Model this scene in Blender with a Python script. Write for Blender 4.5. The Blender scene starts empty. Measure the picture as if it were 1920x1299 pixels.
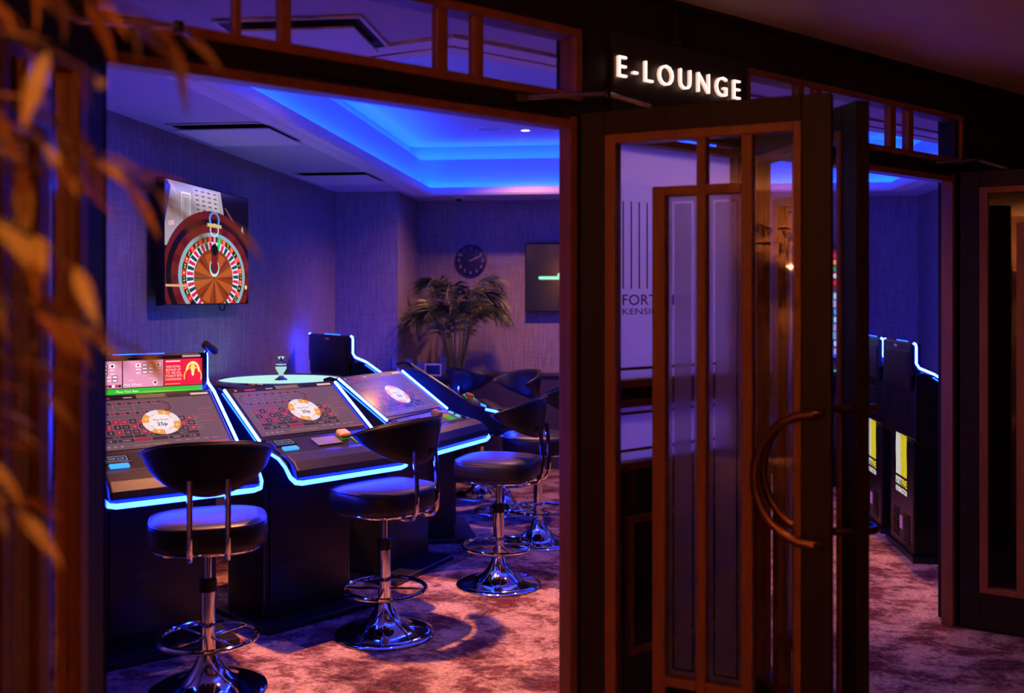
import bpy, bmesh, math, random
from mathutils import Vector, Matrix
R = math.radians
random.seed(7)
sc = bpy.context.scene
col = sc.collection

# ------------------------------------------------------------------ camera
cam = bpy.data.cameras.new('camera'); camo = bpy.data.objects.new('camera', cam); col.objects.link(camo)
cam.sensor_width = 36.0; cam.lens = 35.0; cam.shift_y = -0.0487
camo.location = (0, 0, 1.6); camo.rotation_euler = (R(90), 0, 0)
cam.dof.use_dof = True; cam.dof.focus_distance = 5.0; cam.dof.aperture_fstop = 1.9
cam.clip_start = 0.02
sc.camera = camo
# ------------------------------------------------------------------ world, exposure
w = bpy.data.worlds.new('world'); sc.world = w; w.use_nodes = True
w.node_tree.nodes['Background'].inputs[0].default_value = (0.10, 0.03, 0.06, 1)
w.node_tree.nodes['Background'].inputs[1].default_value = 0.01
vs = sc.view_settings
vs.view_transform = 'Standard'; vs.look = 'None'; vs.exposure = 0.0; vs.gamma = 1.0; vs.use_curve_mapping = False
# light levels
COVE_LOW, COVE_UP = 85.0, 85.0          # cove strips
COVE_RGB = (0.003, 0.036, 1.0)
WARM_RGB = (1.0, 0.36, 0.12)
LOUNGE_W = 400.0                        # lounge spot downlights
HALL_W = 6.5                           # dim hall downlights, added out of view
ADDED_SCONCE_W = 1500.0                        # hall wall lamps, added out of view
TREE_W = 30.0                           # spotlight added for the indoor tree
HALL_RGB = (1.0, 0.33, 0.09)

# ------------------------------------------------------------------ frames: facade (F) and lounge (Rm)
FA = math.atan2(.6239, .7815)                  # facade runs at 45 degrees to the lounge walls
FM = Matrix.Translation((2.11, 4.81, 0)) @ Matrix.Rotation(FA, 4, 'Z')   # x along facade, y into the lounge
RA = R(-6.4)
RMx = Matrix.Rotation(RA, 4, 'Z')              # lounge axes
def rm(x, y, z=0): return RMx @ Vector((x, y, z))
def fm(x, y, z=0): return FM @ Vector((x, y, z))

# ------------------------------------------------------------------ materials
MATS = {}
def nodes_of(m):
    m.use_nodes = True; nt = m.node_tree
    return nt, nt.nodes, nt.links, nt.nodes['Principled BSDF']
def s2l(c): return tuple(((v/255)/12.92 if v/255 <= .04045 else ((v/255+.055)/1.055)**2.4) for v in c)
def mat(name, rgb, rough=.5, metal=0., spec=.5, var=.15, scale=12., bump=0., coat=0., stretch=(1, 1, 1)):
    if name in MATS: return MATS[name]
    m = bpy.data.materials.new(name); nt, N, L, b = nodes_of(m)
    tc = N.new('ShaderNodeTexCoord'); mp = N.new('ShaderNodeMapping'); mp.inputs['Scale'].default_value = stretch
    L.new(tc.outputs['Object'], mp.inputs[0])
    nz = N.new('ShaderNodeTexNoise'); nz.inputs['Scale'].default_value = scale; nz.inputs['Detail'].default_value = 4
    L.new(mp.outputs[0], nz.inputs['Vector'])
    mx = N.new('ShaderNodeMix'); mx.data_type = 'RGBA'
    mx.inputs[6].default_value = tuple(c*(1-var) for c in rgb)+(1,); mx.inputs[7].default_value = tuple(min(1, c*(1+var)) for c in rgb)+(1,)
    L.new(nz.outputs[0], mx.inputs[0]); L.new(mx.outputs[2], b.inputs['Base Color'])
    b.inputs['Roughness'].default_value = rough; b.inputs['Metallic'].default_value = metal
    b.inputs['Specular IOR Level'].default_value = spec
    b.inputs['Coat Weight'].default_value = coat; b.inputs['Coat Roughness'].default_value = .08
    if bump:
        bp = N.new('ShaderNodeBump'); bp.inputs['Strength'].default_value = bump; bp.inputs['Distance'].default_value = .01
        L.new(nz.outputs[0], bp.inputs['Height']); L.new(bp.outputs[0], b.inputs['Normal'])
    MATS[name] = m; return m
def emat(rgb, strength=1., gloss=False):
    """what gives off light: screens, strips, lamp lenses"""
    k = ('e',)+tuple(rgb)+(strength, gloss)
    if k in MATS: return MATS[k]
    m = bpy.data.materials.new('light_%d_%d_%d' % tuple(int(c*255) for c in rgb)); nt, N, L, b = nodes_of(m)
    b.inputs['Base Color'].default_value = (.01, .01, .01, 1)
    b.inputs['Roughness'].default_value = .12 if gloss else .5
    b.inputs['Specular IOR Level'].default_value = .5 if gloss else 0.
    b.inputs['Emission Color'].default_value = tuple(rgb)+(1,); b.inputs['Emission Strength'].default_value = strength
    MATS[k] = m; return m
def scr(c, s=1.): return emat(tuple(round(v, 4) for v in s2l(c)), s, True)
def pmat(c, rough=.5):
    return mat('print_%d_%d_%d' % tuple(c), s2l(c), rough, var=.03)

def wood(name, rgb, rough=.4, stretch=(14, 14, 1.2), spec=.3):
    return mat(name, rgb, rough, spec=spec, var=.35, scale=3.0, bump=.06, stretch=stretch)
M_dark = wood('dark_stained_wood', (.016, .009, .008), .5, spec=.2)
M_bead = wood('brown_wood_bead', (.23, .085, .028), .42)
M_leather = mat('black_leather', (.009, .008, .010), .38, spec=.4, var=.2, scale=160, bump=.05)
M_chrome = mat('chrome', (.78, .78, .80), .07, metal=1., var=.03)
M_black = mat('black_lacquer', (.006, .006, .008), .25, spec=.3, var=.2)
M_plastic = mat('black_plastic', (.006, .006, .008), .38, spec=.3, var=.1)
M_bronze = mat('bronze_handle', (.20, .09, .04), .28, metal=.9, var=.1)
M_alu = mat('grey_metal', (.42, .40, .44), .3, metal=.9, var=.05)
M_ceil = mat('white_ceiling_paint', (.50, .48, .54), .8, var=.03, scale=2)
M_hallceil = mat('hall_ceiling_paint', (.66, .54, .50), .8, var=.04, scale=2)
M_mould = mat('white_moulding_paint', (.70, .66, .68), .6, var=.02)
M_vent = mat('vent_white', (.66, .63, .66), .55, var=.02)
M_shadow = mat('vent_black', (.01, .009, .012), .7, var=.05)
M_wains = mat('dark_wainscot_paint', (.045, .032, .060), .5, var=.1)
M_hallwall = mat('hall_wall_paint', (.20, .12, .075), .7, var=.08, scale=3)
M_cream = mat('cream_plaster', (.55, .42, .25), .6, var=.06)

def wallpaper():
    m = bpy.data.materials.new('woven_wallpaper'); nt, N, L, b = nodes_of(m)
    tc = N.new('ShaderNodeTexCoord')
    def nz(sx, sy, sz, s):
        mp = N.new('ShaderNodeMapping'); mp.inputs['Scale'].default_value = (sx, sy, sz); L.new(tc.outputs['Object'], mp.inputs[0])
        n = N.new('ShaderNodeTexNoise'); n.inputs['Scale'].default_value = s; n.inputs['Detail'].default_value = 3; L.new(mp.outputs[0], n.inputs['Vector']); return n
    a = nz(1, 1, .06, 95); c = nz(.5, .5, 7, 14)
    ad = N.new('ShaderNodeMath'); ad.operation = 'ADD'; L.new(a.outputs[0], ad.inputs[0])
    mu = N.new('ShaderNodeMath'); mu.operation = 'MULTIPLY'; mu.inputs[1].default_value = .45; L.new(c.outputs[0], mu.inputs[0]); L.new(mu.outputs[0], ad.inputs[1])
    rp = N.new('ShaderNodeValToRGB'); L.new(ad.outputs[0], rp.inputs[0])
    rp.color_ramp.elements[0].position = .5; rp.color_ramp.elements[0].color = (.17, .145, .165, 1)
    rp.color_ramp.elements[1].position = .95; rp.color_ramp.elements[1].color = (.34, .28, .32, 1)
    L.new(rp.outputs[0], b.inputs['Base Color']); b.inputs['Roughness'].default_value = .6
    bp = N.new('ShaderNodeBump'); bp.inputs['Strength'].default_value = .25; bp.inputs['Distance'].default_value = .004
    L.new(ad.outputs[0], bp.inputs['Height']); L.new(bp.outputs[0], b.inputs['Normal'])
    return m
M_paper = wallpaper()

def carpet():
    m = bpy.data.materials.new('abstract_patterned_carpet'); nt, N, L, b = nodes_of(m)
    tc = N.new('ShaderNodeTexCoord')
    def nz(s, d, stretch=(1, 1, 1), rot=0, dist=0., rgh=.6):
        mp = N.new('ShaderNodeMapping'); mp.inputs['Scale'].default_value = stretch; mp.inputs['Rotation'].default_value = (0, 0, rot)
        L.new(tc.outputs['Object'], mp.inputs[0])
        n = N.new('ShaderNodeTexNoise'); n.inputs['Scale'].default_value = s; n.inputs['Detail'].default_value = d
        n.inputs['Roughness'].default_value = rgh; n.inputs['Distortion'].default_value = dist; L.new(mp.outputs[0], n.inputs['Vector']); return n
    def ramp(n, e):
        r = N.new('ShaderNodeValToRGB'); L.new(n.outputs[0], r.inputs[0])
        while len(r.color_ramp.elements) < len(e): r.color_ramp.elements.new(.5)
        for el, (p, c) in zip(r.color_ramp.elements, e): el.position = p; el.color = tuple(c)+(1,)
        return r
    big = nz(2.9, 10, (1, 1.25, 1), .5, .3, .78)
    base = ramp(big, [(.36, (.040, .012, .018)), (.45, (.19, .085, .08)), (.53, (.52, .33, .25)), (.66, (.68, .46, .35))])
    stain = ramp(nz(4.2, 7, (1, 1.4, 1), 1.1, .2, .7), [(.535, (0, 0, 0)), (.575, (1, 1, 1))])
    mx = N.new('ShaderNodeMix'); mx.data_type = 'RGBA'; mx.inputs[7].default_value = (.13, .022, .035, 1)
    sm = N.new('ShaderNodeMath'); sm.operation = 'MULTIPLY'; sm.inputs[1].default_value = .75; L.new(stain.outputs[0], sm.inputs[0])
    L.new(sm.outputs[0], mx.inputs[0]); L.new(base.outputs[0], mx.inputs[6])
    gold = ramp(nz(3.1, 6, (1, 1, 1), 2.0, .1, .7), [(.60, (0, 0, 0)), (.66, (1, 1, 1))])
    mx2 = N.new('ShaderNodeMix'); mx2.data_type = 'RGBA'; mx2.inputs[7].default_value = (.30, .15, .04, 1)
    gm = N.new('ShaderNodeMath'); gm.operation = 'MULTIPLY'; gm.inputs[1].default_value = .6; L.new(gold.outputs[0], gm.inputs[0])
    L.new(gm.outputs[0], mx2.inputs[0]); L.new(mx.outputs[2], mx2.inputs[6])
    fine = nz(150, 2); mot = nz(48, 8, (1, 1.3, 1), .6, 0, .85)
    mr = N.new('ShaderNodeMapRange'); L.new(mot.outputs[0], mr.inputs[0]); mr.inputs[1].default_value = .34; mr.inputs[2].default_value = .66; mr.inputs[3].default_value = .18; mr.inputs[4].default_value = 1.35
    mx3 = N.new('ShaderNodeMix'); mx3.data_type = 'RGBA'; mx3.blend_type = 'MULTIPLY'; mx3.inputs[0].default_value = 1
    L.new(mx2.outputs[2], mx3.inputs[6]); L.new(mr.outputs[0], mx3.inputs[7])
    L.new(mx3.outputs[2], b.inputs['Base Color']); b.inputs['Roughness'].default_value = .95; b.inputs['Specular IOR Level'].default_value = .1
    bp = N.new('ShaderNodeBump'); bp.inputs['Strength'].default_value = .6; bp.inputs['Distance'].default_value = .006
    L.new(fine.outputs[0], bp.inputs['Height']); L.new(bp.outputs[0], b.inputs['Normal'])
    return m
M_carpet = carpet()

def glass(name, tint=(1, 1, 1)):
    m = bpy.data.materials.new(name); m.use_nodes = True; nt = m.node_tree; N, L = nt.nodes, nt.links
    N.remove(N['Principled BSDF']); o = N['Material Output']
    t = N.new('ShaderNodeBsdfTransparent'); t.inputs[0].default_value = tuple(tint)+(1,)
    g = N.new('ShaderNodeBsdfGlossy'); g.inputs['Roughness'].default_value = .02
    f = N.new('ShaderNodeFresnel'); f.inputs[0].default_value = 1.45
    ge = N.new('ShaderNodeNewGeometry'); iv = N.new('ShaderNodeMath'); iv.operation = 'SUBTRACT'; iv.inputs[0].default_value = 1.0; L.new(ge.outputs['Backfacing'], iv.inputs[1])
    fx = N.new('ShaderNodeMath'); fx.operation = 'MULTIPLY'; L.new(f.outputs[0], fx.inputs[0]); L.new(iv.outputs[0], fx.inputs[1])
    x = N.new('ShaderNodeMixShader'); L.new(fx.outputs[0], x.inputs[0]); L.new(t.outputs[0], x.inputs[1]); L.new(g.outputs[0], x.inputs[2]); L.new(x.outputs[0], o.inputs[0])
    return m
M_glass = glass('clear_glass', (.93, .92, .94))
def frost(name, rough, ior, milk):
    m = bpy.data.materials.new(name); m.use_nodes = True; nt = m.node_tree; N, L = nt.nodes, nt.links
    N.remove(N['Principled BSDF']); o = N['Material Output']
    r = N.new('ShaderNodeBsdfRefraction'); r.inputs['Roughness'].default_value = rough; r.inputs['IOR'].default_value = ior; r.inputs[0].default_value = (.95, .95, .97, 1)
    t = N.new('ShaderNodeBsdfTranslucent'); t.inputs[0].default_value = (.85, .84, .88, 1)
    d = N.new('ShaderNodeBsdfDiffuse'); d.inputs[0].default_value = (.6, .58, .62, 1)
    x1 = N.new('ShaderNodeMixShader'); x1.inputs[0].default_value = .25; L.new(t.outputs[0], x1.inputs[1]); L.new(d.outputs[0], x1.inputs[2])
    x2 = N.new('ShaderNodeMixShader'); x2.inputs[0].default_value = milk; L.new(r.outputs[0], x2.inputs[1]); L.new(x1.outputs[0], x2.inputs[2]); L.new(x2.outputs[0], o.inputs[0])
    return m
M_frost = frost('frosted_glass_film', .35, 1.12, .35)
M_film = frost('opal_glass_film', .6, 1.2, .93)

# ------------------------------------------------------------------ mesh helpers
class MB:
    def __init__(s): s.v = []; s.f = []; s.m = []; s.cur = 0
    def face(s, idx): s.f.append(tuple(idx)); s.m.append(s.cur)
    def poly(s, pts):
        k = len(s.v); s.v += [tuple(p) for p in pts]; s.face(range(k, k+len(pts)))
    def box(s, x0, x1, y0, y1, z0, z1):
        k = len(s.v)
        s.v += [(x, y, z) for z in (z0, z1) for x, y in ((x0, y0), (x1, y0), (x1, y1), (x0, y1))]
        for q in ((3, 2, 1, 0), (4, 5, 6, 7), (0, 1, 5, 4), (1, 2, 6, 5), (2, 3, 7, 6), (3, 0, 4, 7)): s.face([k+i for i in q])
        return s
    def prism(s, yz, x0, x1):
        """polygon in y,z (seen from -x counter-clockwise or not) extruded along x"""
        k = len(s.v); n = len(yz)
        s.v += [(x0, y, z) for y, z in yz]+[(x1, y, z) for y, z in yz]
        s.face(range(k, k+n)); s.face(range(k+2*n-1, k+n-1, -1))
        for i in range(n):
            j = (i+1) % n; s.face((k+j, k+i, k+n+i, k+n+j))
        return s
    def slab(s, xy, z0, z1):
        k = len(s.v); n = len(xy)
        s.v += [(x, y, z0) for x, y in xy]+[(x, y, z1) for x, y in xy]
        s.face(range(k+n-1, k-1, -1)); s.face(range(k+n, k+2*n))
        for i in range(n):
            j = (i+1) % n; s.face((k+i, k+j, k+n+j, k+n+i))
        return s
    def lathe(s, prof, n=32, c=(0, 0, 0)):
        off = prof[0][0] > 1e-6 and prof[-1][0] > 1e-6
        if off: prof = list(prof)+[prof[0]]
        k = len(s.v); m = len(prof)
        for i in range(n):
            a = 2*math.pi*i/n
            for r, z in prof: s.v.append((c[0]+r*math.cos(a), c[1]+r*math.sin(a), c[2]+z))
        for i in range(n):
            j = (i+1) % n
            for q in range(m-1): s.face((k+i*m+q, k+j*m+q, k+j*m+q+1, k+i*m+q+1))
        return s
    def tube(s, path, r, n=10, closed=False, flat=1.0):
        P = [Vector(p) for p in path]; k = len(s.v); m = len(P)
        up = None
        for i, p in enumerate(P):
            if closed: t = P[(i+1) % m]-P[i-1]
            else: t = P[min(i+1, m-1)]-P[max(i-1, 0)]
            t.normalize()
            if up is None:
                up = Vector((0, 0, 1)) if abs(t.z) < .9 else Vector((1, 0, 0))
            a = t.cross(up)
            if a.length < 1e-4: a = t.cross(Vector((0, 1, 0)))
            a.normalize(); b = a.cross(t).normalized(); up = b
            rr = r[i] if isinstance(r, (list, tuple)) else r
            for q in range(n):
                an = 2*math.pi*q/n
                s.v.append(tuple(p+a*rr*flat*math.cos(an)+b*rr*math.sin(an)))
        for i in range(m if closed else m-1):
            j = (i+1) % m
            for q in range(n):
                w_ = (q+1) % n; s.face((k+i*n+q, k+i*n+w_, k+j*n+w_, k+j*n+q))
        if not closed:
            s.face([k+q for q in range(n-1, -1, -1)]); s.face([k+(m-1)*n+q for q in range(n)])
        return s
    def build(s, name, mats, parent=None, smooth=False, bevel=0., seg=2, sub=0, angle=35):
        me = bpy.data.meshes.new(name); me.from_pydata(s.v, [], s.f); me.update()
        bm = bmesh.new(); bm.from_mesh(me); bmesh.ops.recalc_face_normals(bm, faces=bm.faces); bm.to_mesh(me); bm.free()
        for m in (mats if isinstance(mats, (list, tuple)) else [mats]): me.materials.append(m)
        for p, i in zip(me.polygons, s.m): p.material_index = i
        if smooth:
            for p in me.polygons: p.use_smooth = True
            try: me.set_sharp_from_angle(angle=R(angle))
            except Exception: pass
        o = bpy.data.objects.new(name, me); col.objects.link(o)
        if bevel:
            bv = o.modifiers.new('bevel', 'BEVEL'); bv.width = bevel; bv.segments = seg; bv.limit_method = 'ANGLE'; bv.angle_limit = R(30)
        if sub:
            sd = o.modifiers.new('subdivision', 'SUBSURF'); sd.levels = sub; sd.render_levels = sub
        if parent: o.parent = parent
        return o
def empty(name, mtx=None):
    o = bpy.data.objects.new(name, None); o.empty_display_size = .05; col.objects.link(o)
    if mtx is not None: o.matrix_world = mtx
    return o
def tag(o, label, cat=None, group=None, kind=None):
    o['label'] = label
    if cat: o['category'] = cat
    if group: o['group'] = group
    if kind: o['kind'] = kind
    return o
def struct(o, label=None):
    o['kind'] = 'structure'
    if label: o['label'] = label
    return o
def at(x, y, z, yaw): return Matrix.Translation((x, y, z)) @ Matrix.Rotation(yaw, 4, 'Z')
KIDS = {}
def kids(o): return [c for c in list(bpy.data.objects) if c.parent == o]
def copy_tree(o, parent=None):
    c = o.copy(); col.objects.link(c); c.parent = parent
    for ch in kids(o): copy_tree(ch, c)
    return c
def box(name, m, parent, *b, bevel=0.): return MB().box(*b).build(name, m, parent, bevel=bevel)
def spot(name, loc, target, W, rgb, size, blend, radius=.03):
    l = bpy.data.lights.new(name, 'SPOT'); l.energy = W; l.color = rgb; l.spot_size = R(size); l.spot_blend = blend; l.shadow_soft_size = radius
    o = bpy.data.objects.new(name, l); col.objects.link(o); o.location = loc
    d = Vector(target)-Vector(loc); o.rotation_euler = d.to_track_quat('-Z', 'Y').to_euler(); return o

# ---- lettering and flat graphics
_tc = {}
def text_mesh(body, offset=0., space=1.):
    k = (body, offset, space)
    if k in _tc: return _tc[k]
    cu = bpy.data.curves.new('t', 'FONT'); cu.body = body; cu.size = 1; cu.resolution_u = 3; cu.offset = offset; cu.space_character = space
    o = bpy.data.objects.new('t', cu); col.objects.link(o)
    dg = bpy.context.evaluated_depsgraph_get(); me = bpy.data.meshes.new_from_object(o.evaluated_get(dg))
    V = [(v.co.x, v.co.y) for v in me.vertices]; F = [tuple(p.vertices) for p in me.polygons]
    bpy.data.objects.remove(o); bpy.data.curves.remove(cu); bpy.data.meshes.remove(me)
    _tc[k] = (V, F); return _tc[k]
def clip_poly(P, x0, x1, y0, y1):
    for ax, lim, sg in ((0, x0, 1), (0, x1, -1), (1, y0, 1), (1, y1, -1)):
        out = []
        for i in range(len(P)):
            a, b = P[i-1], P[i]; da, db = sg*(a[ax]-lim), sg*(b[ax]-lim)
            if (da >= 0) != (db >= 0):
                t = da/(da-db); out.append((a[0]+(b[0]-a[0])*t, a[1]+(b[1]-a[1])*t))
            if db >= 0: out.append(b)
        P = out
        if len(P) < 3: return None
    return P
class Sheet:
    """flat print or screen picture: coloured polygons in x,y laid in thin layers"""
    def __init__(s, matf, step=.00025, clip=None): s.mb = MB(); s.matf = matf; s.mats = []; s.step = step; s.clip = clip
    def _m(s, c):
        m = s.matf(c)
        if m not in s.mats: s.mats.append(m)
        s.mb.cur = s.mats.index(m)
    def poly(s, pts, c, l=0):
        if s.clip:
            pts = clip_poly(list(pts), *s.clip)
            if not pts: return
        s._m(c); s.mb.poly([(x, y, l*s.step) for x, y in pts])
    def rect(s, x0, x1, y0, y1, c, l=0): s.poly([(x0, y0), (x1, y0), (x1, y1), (x0, y1)], c, l)
    def frame(s, x0, x1, y0, y1, t, c, l=0):
        s.rect(x0, x1, y0, y0+t, c, l); s.rect(x0, x1, y1-t, y1, c, l); s.rect(x0, x0+t, y0+t, y1-t, c, l); s.rect(x1-t, x1, y0+t, y1-t, c, l)
    def disc(s, cx, cy, rx, ry, c, l=0, n=40): s.poly([(cx+rx*math.cos(2*math.pi*i/n), cy+ry*math.sin(2*math.pi*i/n)) for i in range(n)], c, l)
    def sector(s, cx, cy, r0, r1, a0, a1, c, l=0, k=1., n=4):
        """k squashes y"""
        for i in range(n):
            p, q = a0+(a1-a0)*i/n, a0+(a1-a0)*(i+1)/n
            s.poly([(cx+r*math.cos(a), cy+k*r*math.sin(a)) for r, a in ((r0, p), (r1, p), (r1, q), (r0, q))], c, l)
    def ring(s, cx, cy, r0, r1, c, l=0, k=1., n=40): s.sector(cx, cy, r0, r1, 0, 2*math.pi, c, l, k, n)
    def text(s, body, x, y, h, c, l=2, align='c', width=None, offset=0., rot=0.):
        V, F = text_mesh(body, offset)
        if not V: return
        xs = [v[0] for v in V]; x0, x1 = min(xs), max(xs); sy = h/.69; sx = sy if width is None else width/(x1-x0)
        ox = {'c': (x0+x1)/2, 'l': x0, 'r': x1}[align]
        k = len(s.mb.v); s._m(c); ca, sa = math.cos(rot), math.sin(rot)
        pts = [((vx-ox)*sx, vy*sy-h/2) for vx, vy in V]
        if s.clip:
            for a, b in pts:
                X, Y = x+a*ca-b*sa, y+a*sa+b*ca
                if not (s.clip[0] <= X <= s.clip[1] and s.clip[2] <= Y <= s.clip[3]): return
        s.mb.v += [(x+a*ca-b*sa, y+a*sa+b*ca, l*s.step) for a, b in pts]
        for f in F: s.mb.face([k+i for i in f])
    def build(s, name, parent, loc, rot):
        me = bpy.data.meshes.new(name); me.from_pydata(s.mb.v, [], s.mb.f); me.update()
        for m in s.mats: me.materials.append(m)
        for p, i in zip(me.polygons, s.mb.m): p.material_index = i
        o = bpy.data.objects.new(name, me); col.objects.link(o); o.parent = parent; o.location = loc; o.rotation_euler = rot
        return o
FRONT = (R(90), 0, 0)          # sheet standing upright, facing -y
BACK = (R(90), 0, R(180))      # facing +y

# ================================================================== SETTING
HC, HH = 2.5, 2.663            # lounge and hall ceiling heights
LX, RX, BY = -2.47, 3.3, 9.23  # lounge walls in lounge axes
fl = MB(); fl.poly([(-9, -8, 0), (9, -8, 0), (9, 12, 0), (-9, 12, 0)])
struct(fl.build('floor', M_carpet), 'patterned carpet in plum, pink and sand running from hall into lounge')
lounge = RMx
def rbox(name, m, *b, lab=None, bevel=0.):
    o = MB().box(*b).build(name, m, bevel=bevel); o.matrix_world = RMx; struct(o, lab); return o
rbox('wall_left', M_paper, LX-.12, LX, .7, BY+.1, 0, HC+.5, lab='woven wallpaper wall of the lounge behind the roulette television')
rbox('wall_back', M_paper, LX, RX+.1, BY, BY+.12, 0, HC+.5, lab='woven wallpaper far wall of the lounge with the clock')
rbox('wall_right', M_paper, RX, RX+.12, 6.9, BY, 0, HC+.5, lab='dark far side wall of the lounge beyond the upright terminals')
rbox('trim_1', M_paper, LX, LX+.55, 8.35, BY, 0, HC, lab='boxed wallpapered column in the lounge corner')
rbox('trim_2', M_paper, 2.61, RX, 8.45, BY, 0, HC, lab='boxed wallpapered column in the far corner behind the upright terminals')
rbox('baseboard_back', M_wains, LX+.55, 2.61, BY-.02, BY, 0, .86, lab='dark wainscot along the far lounge wall')
rbox('trim_3', M_wains, LX+.55, 2.61, BY-.045, BY, .86, .90, lab='dark dado rail on the far lounge wall', bevel=.008)

# ---- lounge ceiling with coffer
def facY(x): return x+3.454
outer = [(LX, facY(LX)+.06), (RX, facY(RX)+.06), (RX, BY), (LX, BY)]
COF = [(-1.68, 3.95), (-.62, 3.56), (2.2, 6.38), (2.2, 8.53), (-1.68, 8.53)]
def offset_poly(P, d):
    n = len(P); out = []
    for i in range(n):
        a, b, c = Vector(P[i-1]), Vector(P[i]), Vector(P[(i+1) % n])
        e1 = (b-a).normalized(); e2 = (c-b).normalized()
        n1 = Vector((e1.y, -e1.x)); n2 = Vector((e2.y, -e2.x))   # outward for counter-clockwise
        k = (n1+n2); k = k/(k.dot(n1)) if abs(k.dot(n1)) > 1e-6 else n1
        out.append(tuple(b+k*d))
    return out
o0 = offset_poly(COF, .035)
me = bpy.data.meshes.new('ceiling')
me.from_pydata([(x, y, HC) for x, y in outer+o0], [], [(0, 1, 6, 5), (0, 5, 4), (1, 2, 7, 6), (2, 3, 8, 7), (3, 0, 4, 8)]); me.materials.append(M_ceil)
ceil_o = bpy.data.objects.new('ceiling', me); col.objects.link(ceil_o); ceil_o.matrix_world = RMx
struct(ceil_o, 'white lounge ceiling around the blue lit coffer')
def band(mb, A, za, B, zb):
    n = len(A)
    for i in range(n):
        j = (i+1) % n
        mb.poly([(A[i][0], A[i][1], za), (A[j][0], A[j][1], za), (B[j][0], B[j][1], zb), (B[i][0], B[i][1], zb)])
# moulded lip: small stepped profile
mb = MB(); prof = [(.16, HC+.002), (.16, HC-.012), (.072, HC-.012), (.072, HC+.03), (.062, HC+.03), (.062, HC-.016), (.0, HC-.018), (-.01, HC), (-.01, HC+.045), (.01, HC+.05), (.01, HC+.0)]
for (d0, z0), (d1, z1) in zip(prof[:-1], prof[1:]): band(mb, offset_poly(COF, d0), z0, offset_poly(COF, d1), z1)
lip = mb.build('coffer_lip', M_mould, ceil_o)
VF = offset_poly(COF, .085); LG = offset_poly(COF, .21)
mb = MB(); band(mb, offset_poly(COF, .01), HC+.0, VF, HC+.0); band(mb, VF, HC, VF, 2.80); lipt = offset_poly(COF, .10)
band(mb, VF, 2.80, LG, 2.80); band(mb, LG, 2.80, LG, 2.93)
mb.build('coffer_side', M_ceil, ceil_o)
mb = MB(); mb.poly([(x, y, 2.93) for x, y in offset_poly(COF, .22)]); mb.build('coffer_top', M_ceil, ceil_o)
def strip(name, d, z, wdt, strength, rgb=COVE_RGB):
    mb = MB(); band(mb, offset_poly(COF, d), z, offset_poly(COF, d+wdt), z); band(mb, offset_poly(COF, d+wdt), z, offset_poly(COF, d+wdt), z-.004)
    o = mb.build(name, emat(rgb, strength), ceil_o); o['label'] = 'blue cove light strip'; return o
strip('light_strip', .02, HC+.012, .03, COVE_LOW, (.003, .055, 1.0))
strip('light_strip', .14, 2.806, .03, COVE_UP)

# ---- facade between hall and lounge (facade axes: x along, y in)
OP = 2.155
wf = empty('wall_front', FM); struct(wf, 'dark timber shopfront wall with two double doorways between hall and lounge')
def fbox(name, m, *b, bevel=0., parent=None): return MB().box(*b).build(name, m, parent or wf, bevel=bevel)
fbox('header', M_dark, -9.0, 2.6, 0, .12, 2.485, HH+.3)
fbox('lintel', M_dark, -4.85, .2, 0, .05, 2.181, 2.245)
fbox('sign_bay', M_dark, -2.41, -1.555, 0, .12, 2.245, 2.485)
fbox('end_bay', M_dark, .124, 2.6, 0, .12, 0, 2.485)
fbox('post', M_dark, -4.02, -3.972, 0, .12, 0, 2.2)
fbox('post', M_dark, -2.425, -2.255, 0, .05, 0, 2.2)
fbox('post', M_dark, -1.575, -1.53, 0, .12, 0, 2.2)
fbox('post', M_dark, .06, .124, 0, .05, 0, 2.485)
fbox('post', M_dark, -4.06, -3.977, 0, .12, 2.245, 2.485)
fbox('post', M_dark, -4.85, -4.76, 0, .12, 0, 2.485)
fbox('rail', M_dark, -4.76, -4.02, 0, .12, 0, .12)
fbox('side_panel', M_dark, -9.0, -4.85, .02, .10, 0, 2.485)
for x0, x1 in ((-3.972, -3.929), (-2.456, -2.425), (-1.53, -1.49), (.03, .06)):        # door linings
    fbox('jamb_lining', M_dark if x0 < -3 else M_bead, x0, x1, -.004, .055, 0, OP+.04, bevel=.003)
fbox('head_lining', M_bead, -3.972, -2.425, -.006, .057, OP, OP+.028, bevel=.003)
fbox('head_lining', M_bead, -1.53, .06, -.006, .057, OP, OP+.028, bevel=.003)
fbox('door_track', M_black, -3.9, -2.5, -.008, 0, 2.200, 2.206)

def bead_frame(p, x0, x1, z0, z1, t, y0, y1, m=M_bead, name='bead', tl=None, tr=None):
    tl = t if tl is None else tl; tr = t if tr is None else tr
    for b in ((x0, x1, z0, z0+t), (x0, x1, z1-t, z1)): MB().box(b[0], b[1], y0, y1, b[2], b[3]).build(name, m, p, bevel=.003)
    for a, b in ((x0, x0+tl), (x1-tr, x1)): MB().box(a, b, y0, y1, z0+t, z1-t).build(name, m, p, bevel=.003)
def transom(n, x0, x1, bars, lab):
    w_ = empty('window_%d' % n, FM); struct(w_, lab)
    bead_frame(w_, x0, x1, 2.245, 2.485, .028, -.012, .07, name='frame')
    xs = [x0+.028]
    for a, b in bars:
        MB().box(a, b, -.006, .028, 2.273, 2.457).build('glazing_bar', M_bead, w_, bevel=.003); xs += [a, b]
    xs.append(x1-.028)
    for a, b in zip(xs[::2], xs[1::2]): MB().box(a, b, .010, .016, 2.273, 2.457).build('pane', M_glass, w_)
    return w_
transom(1, -3.977, -2.41, ((-3.612, -3.595), (-3.486, -3.455), (-2.985, -2.948), (-2.850, -2.815)), 'long transom window over the wide open doorway')
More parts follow.
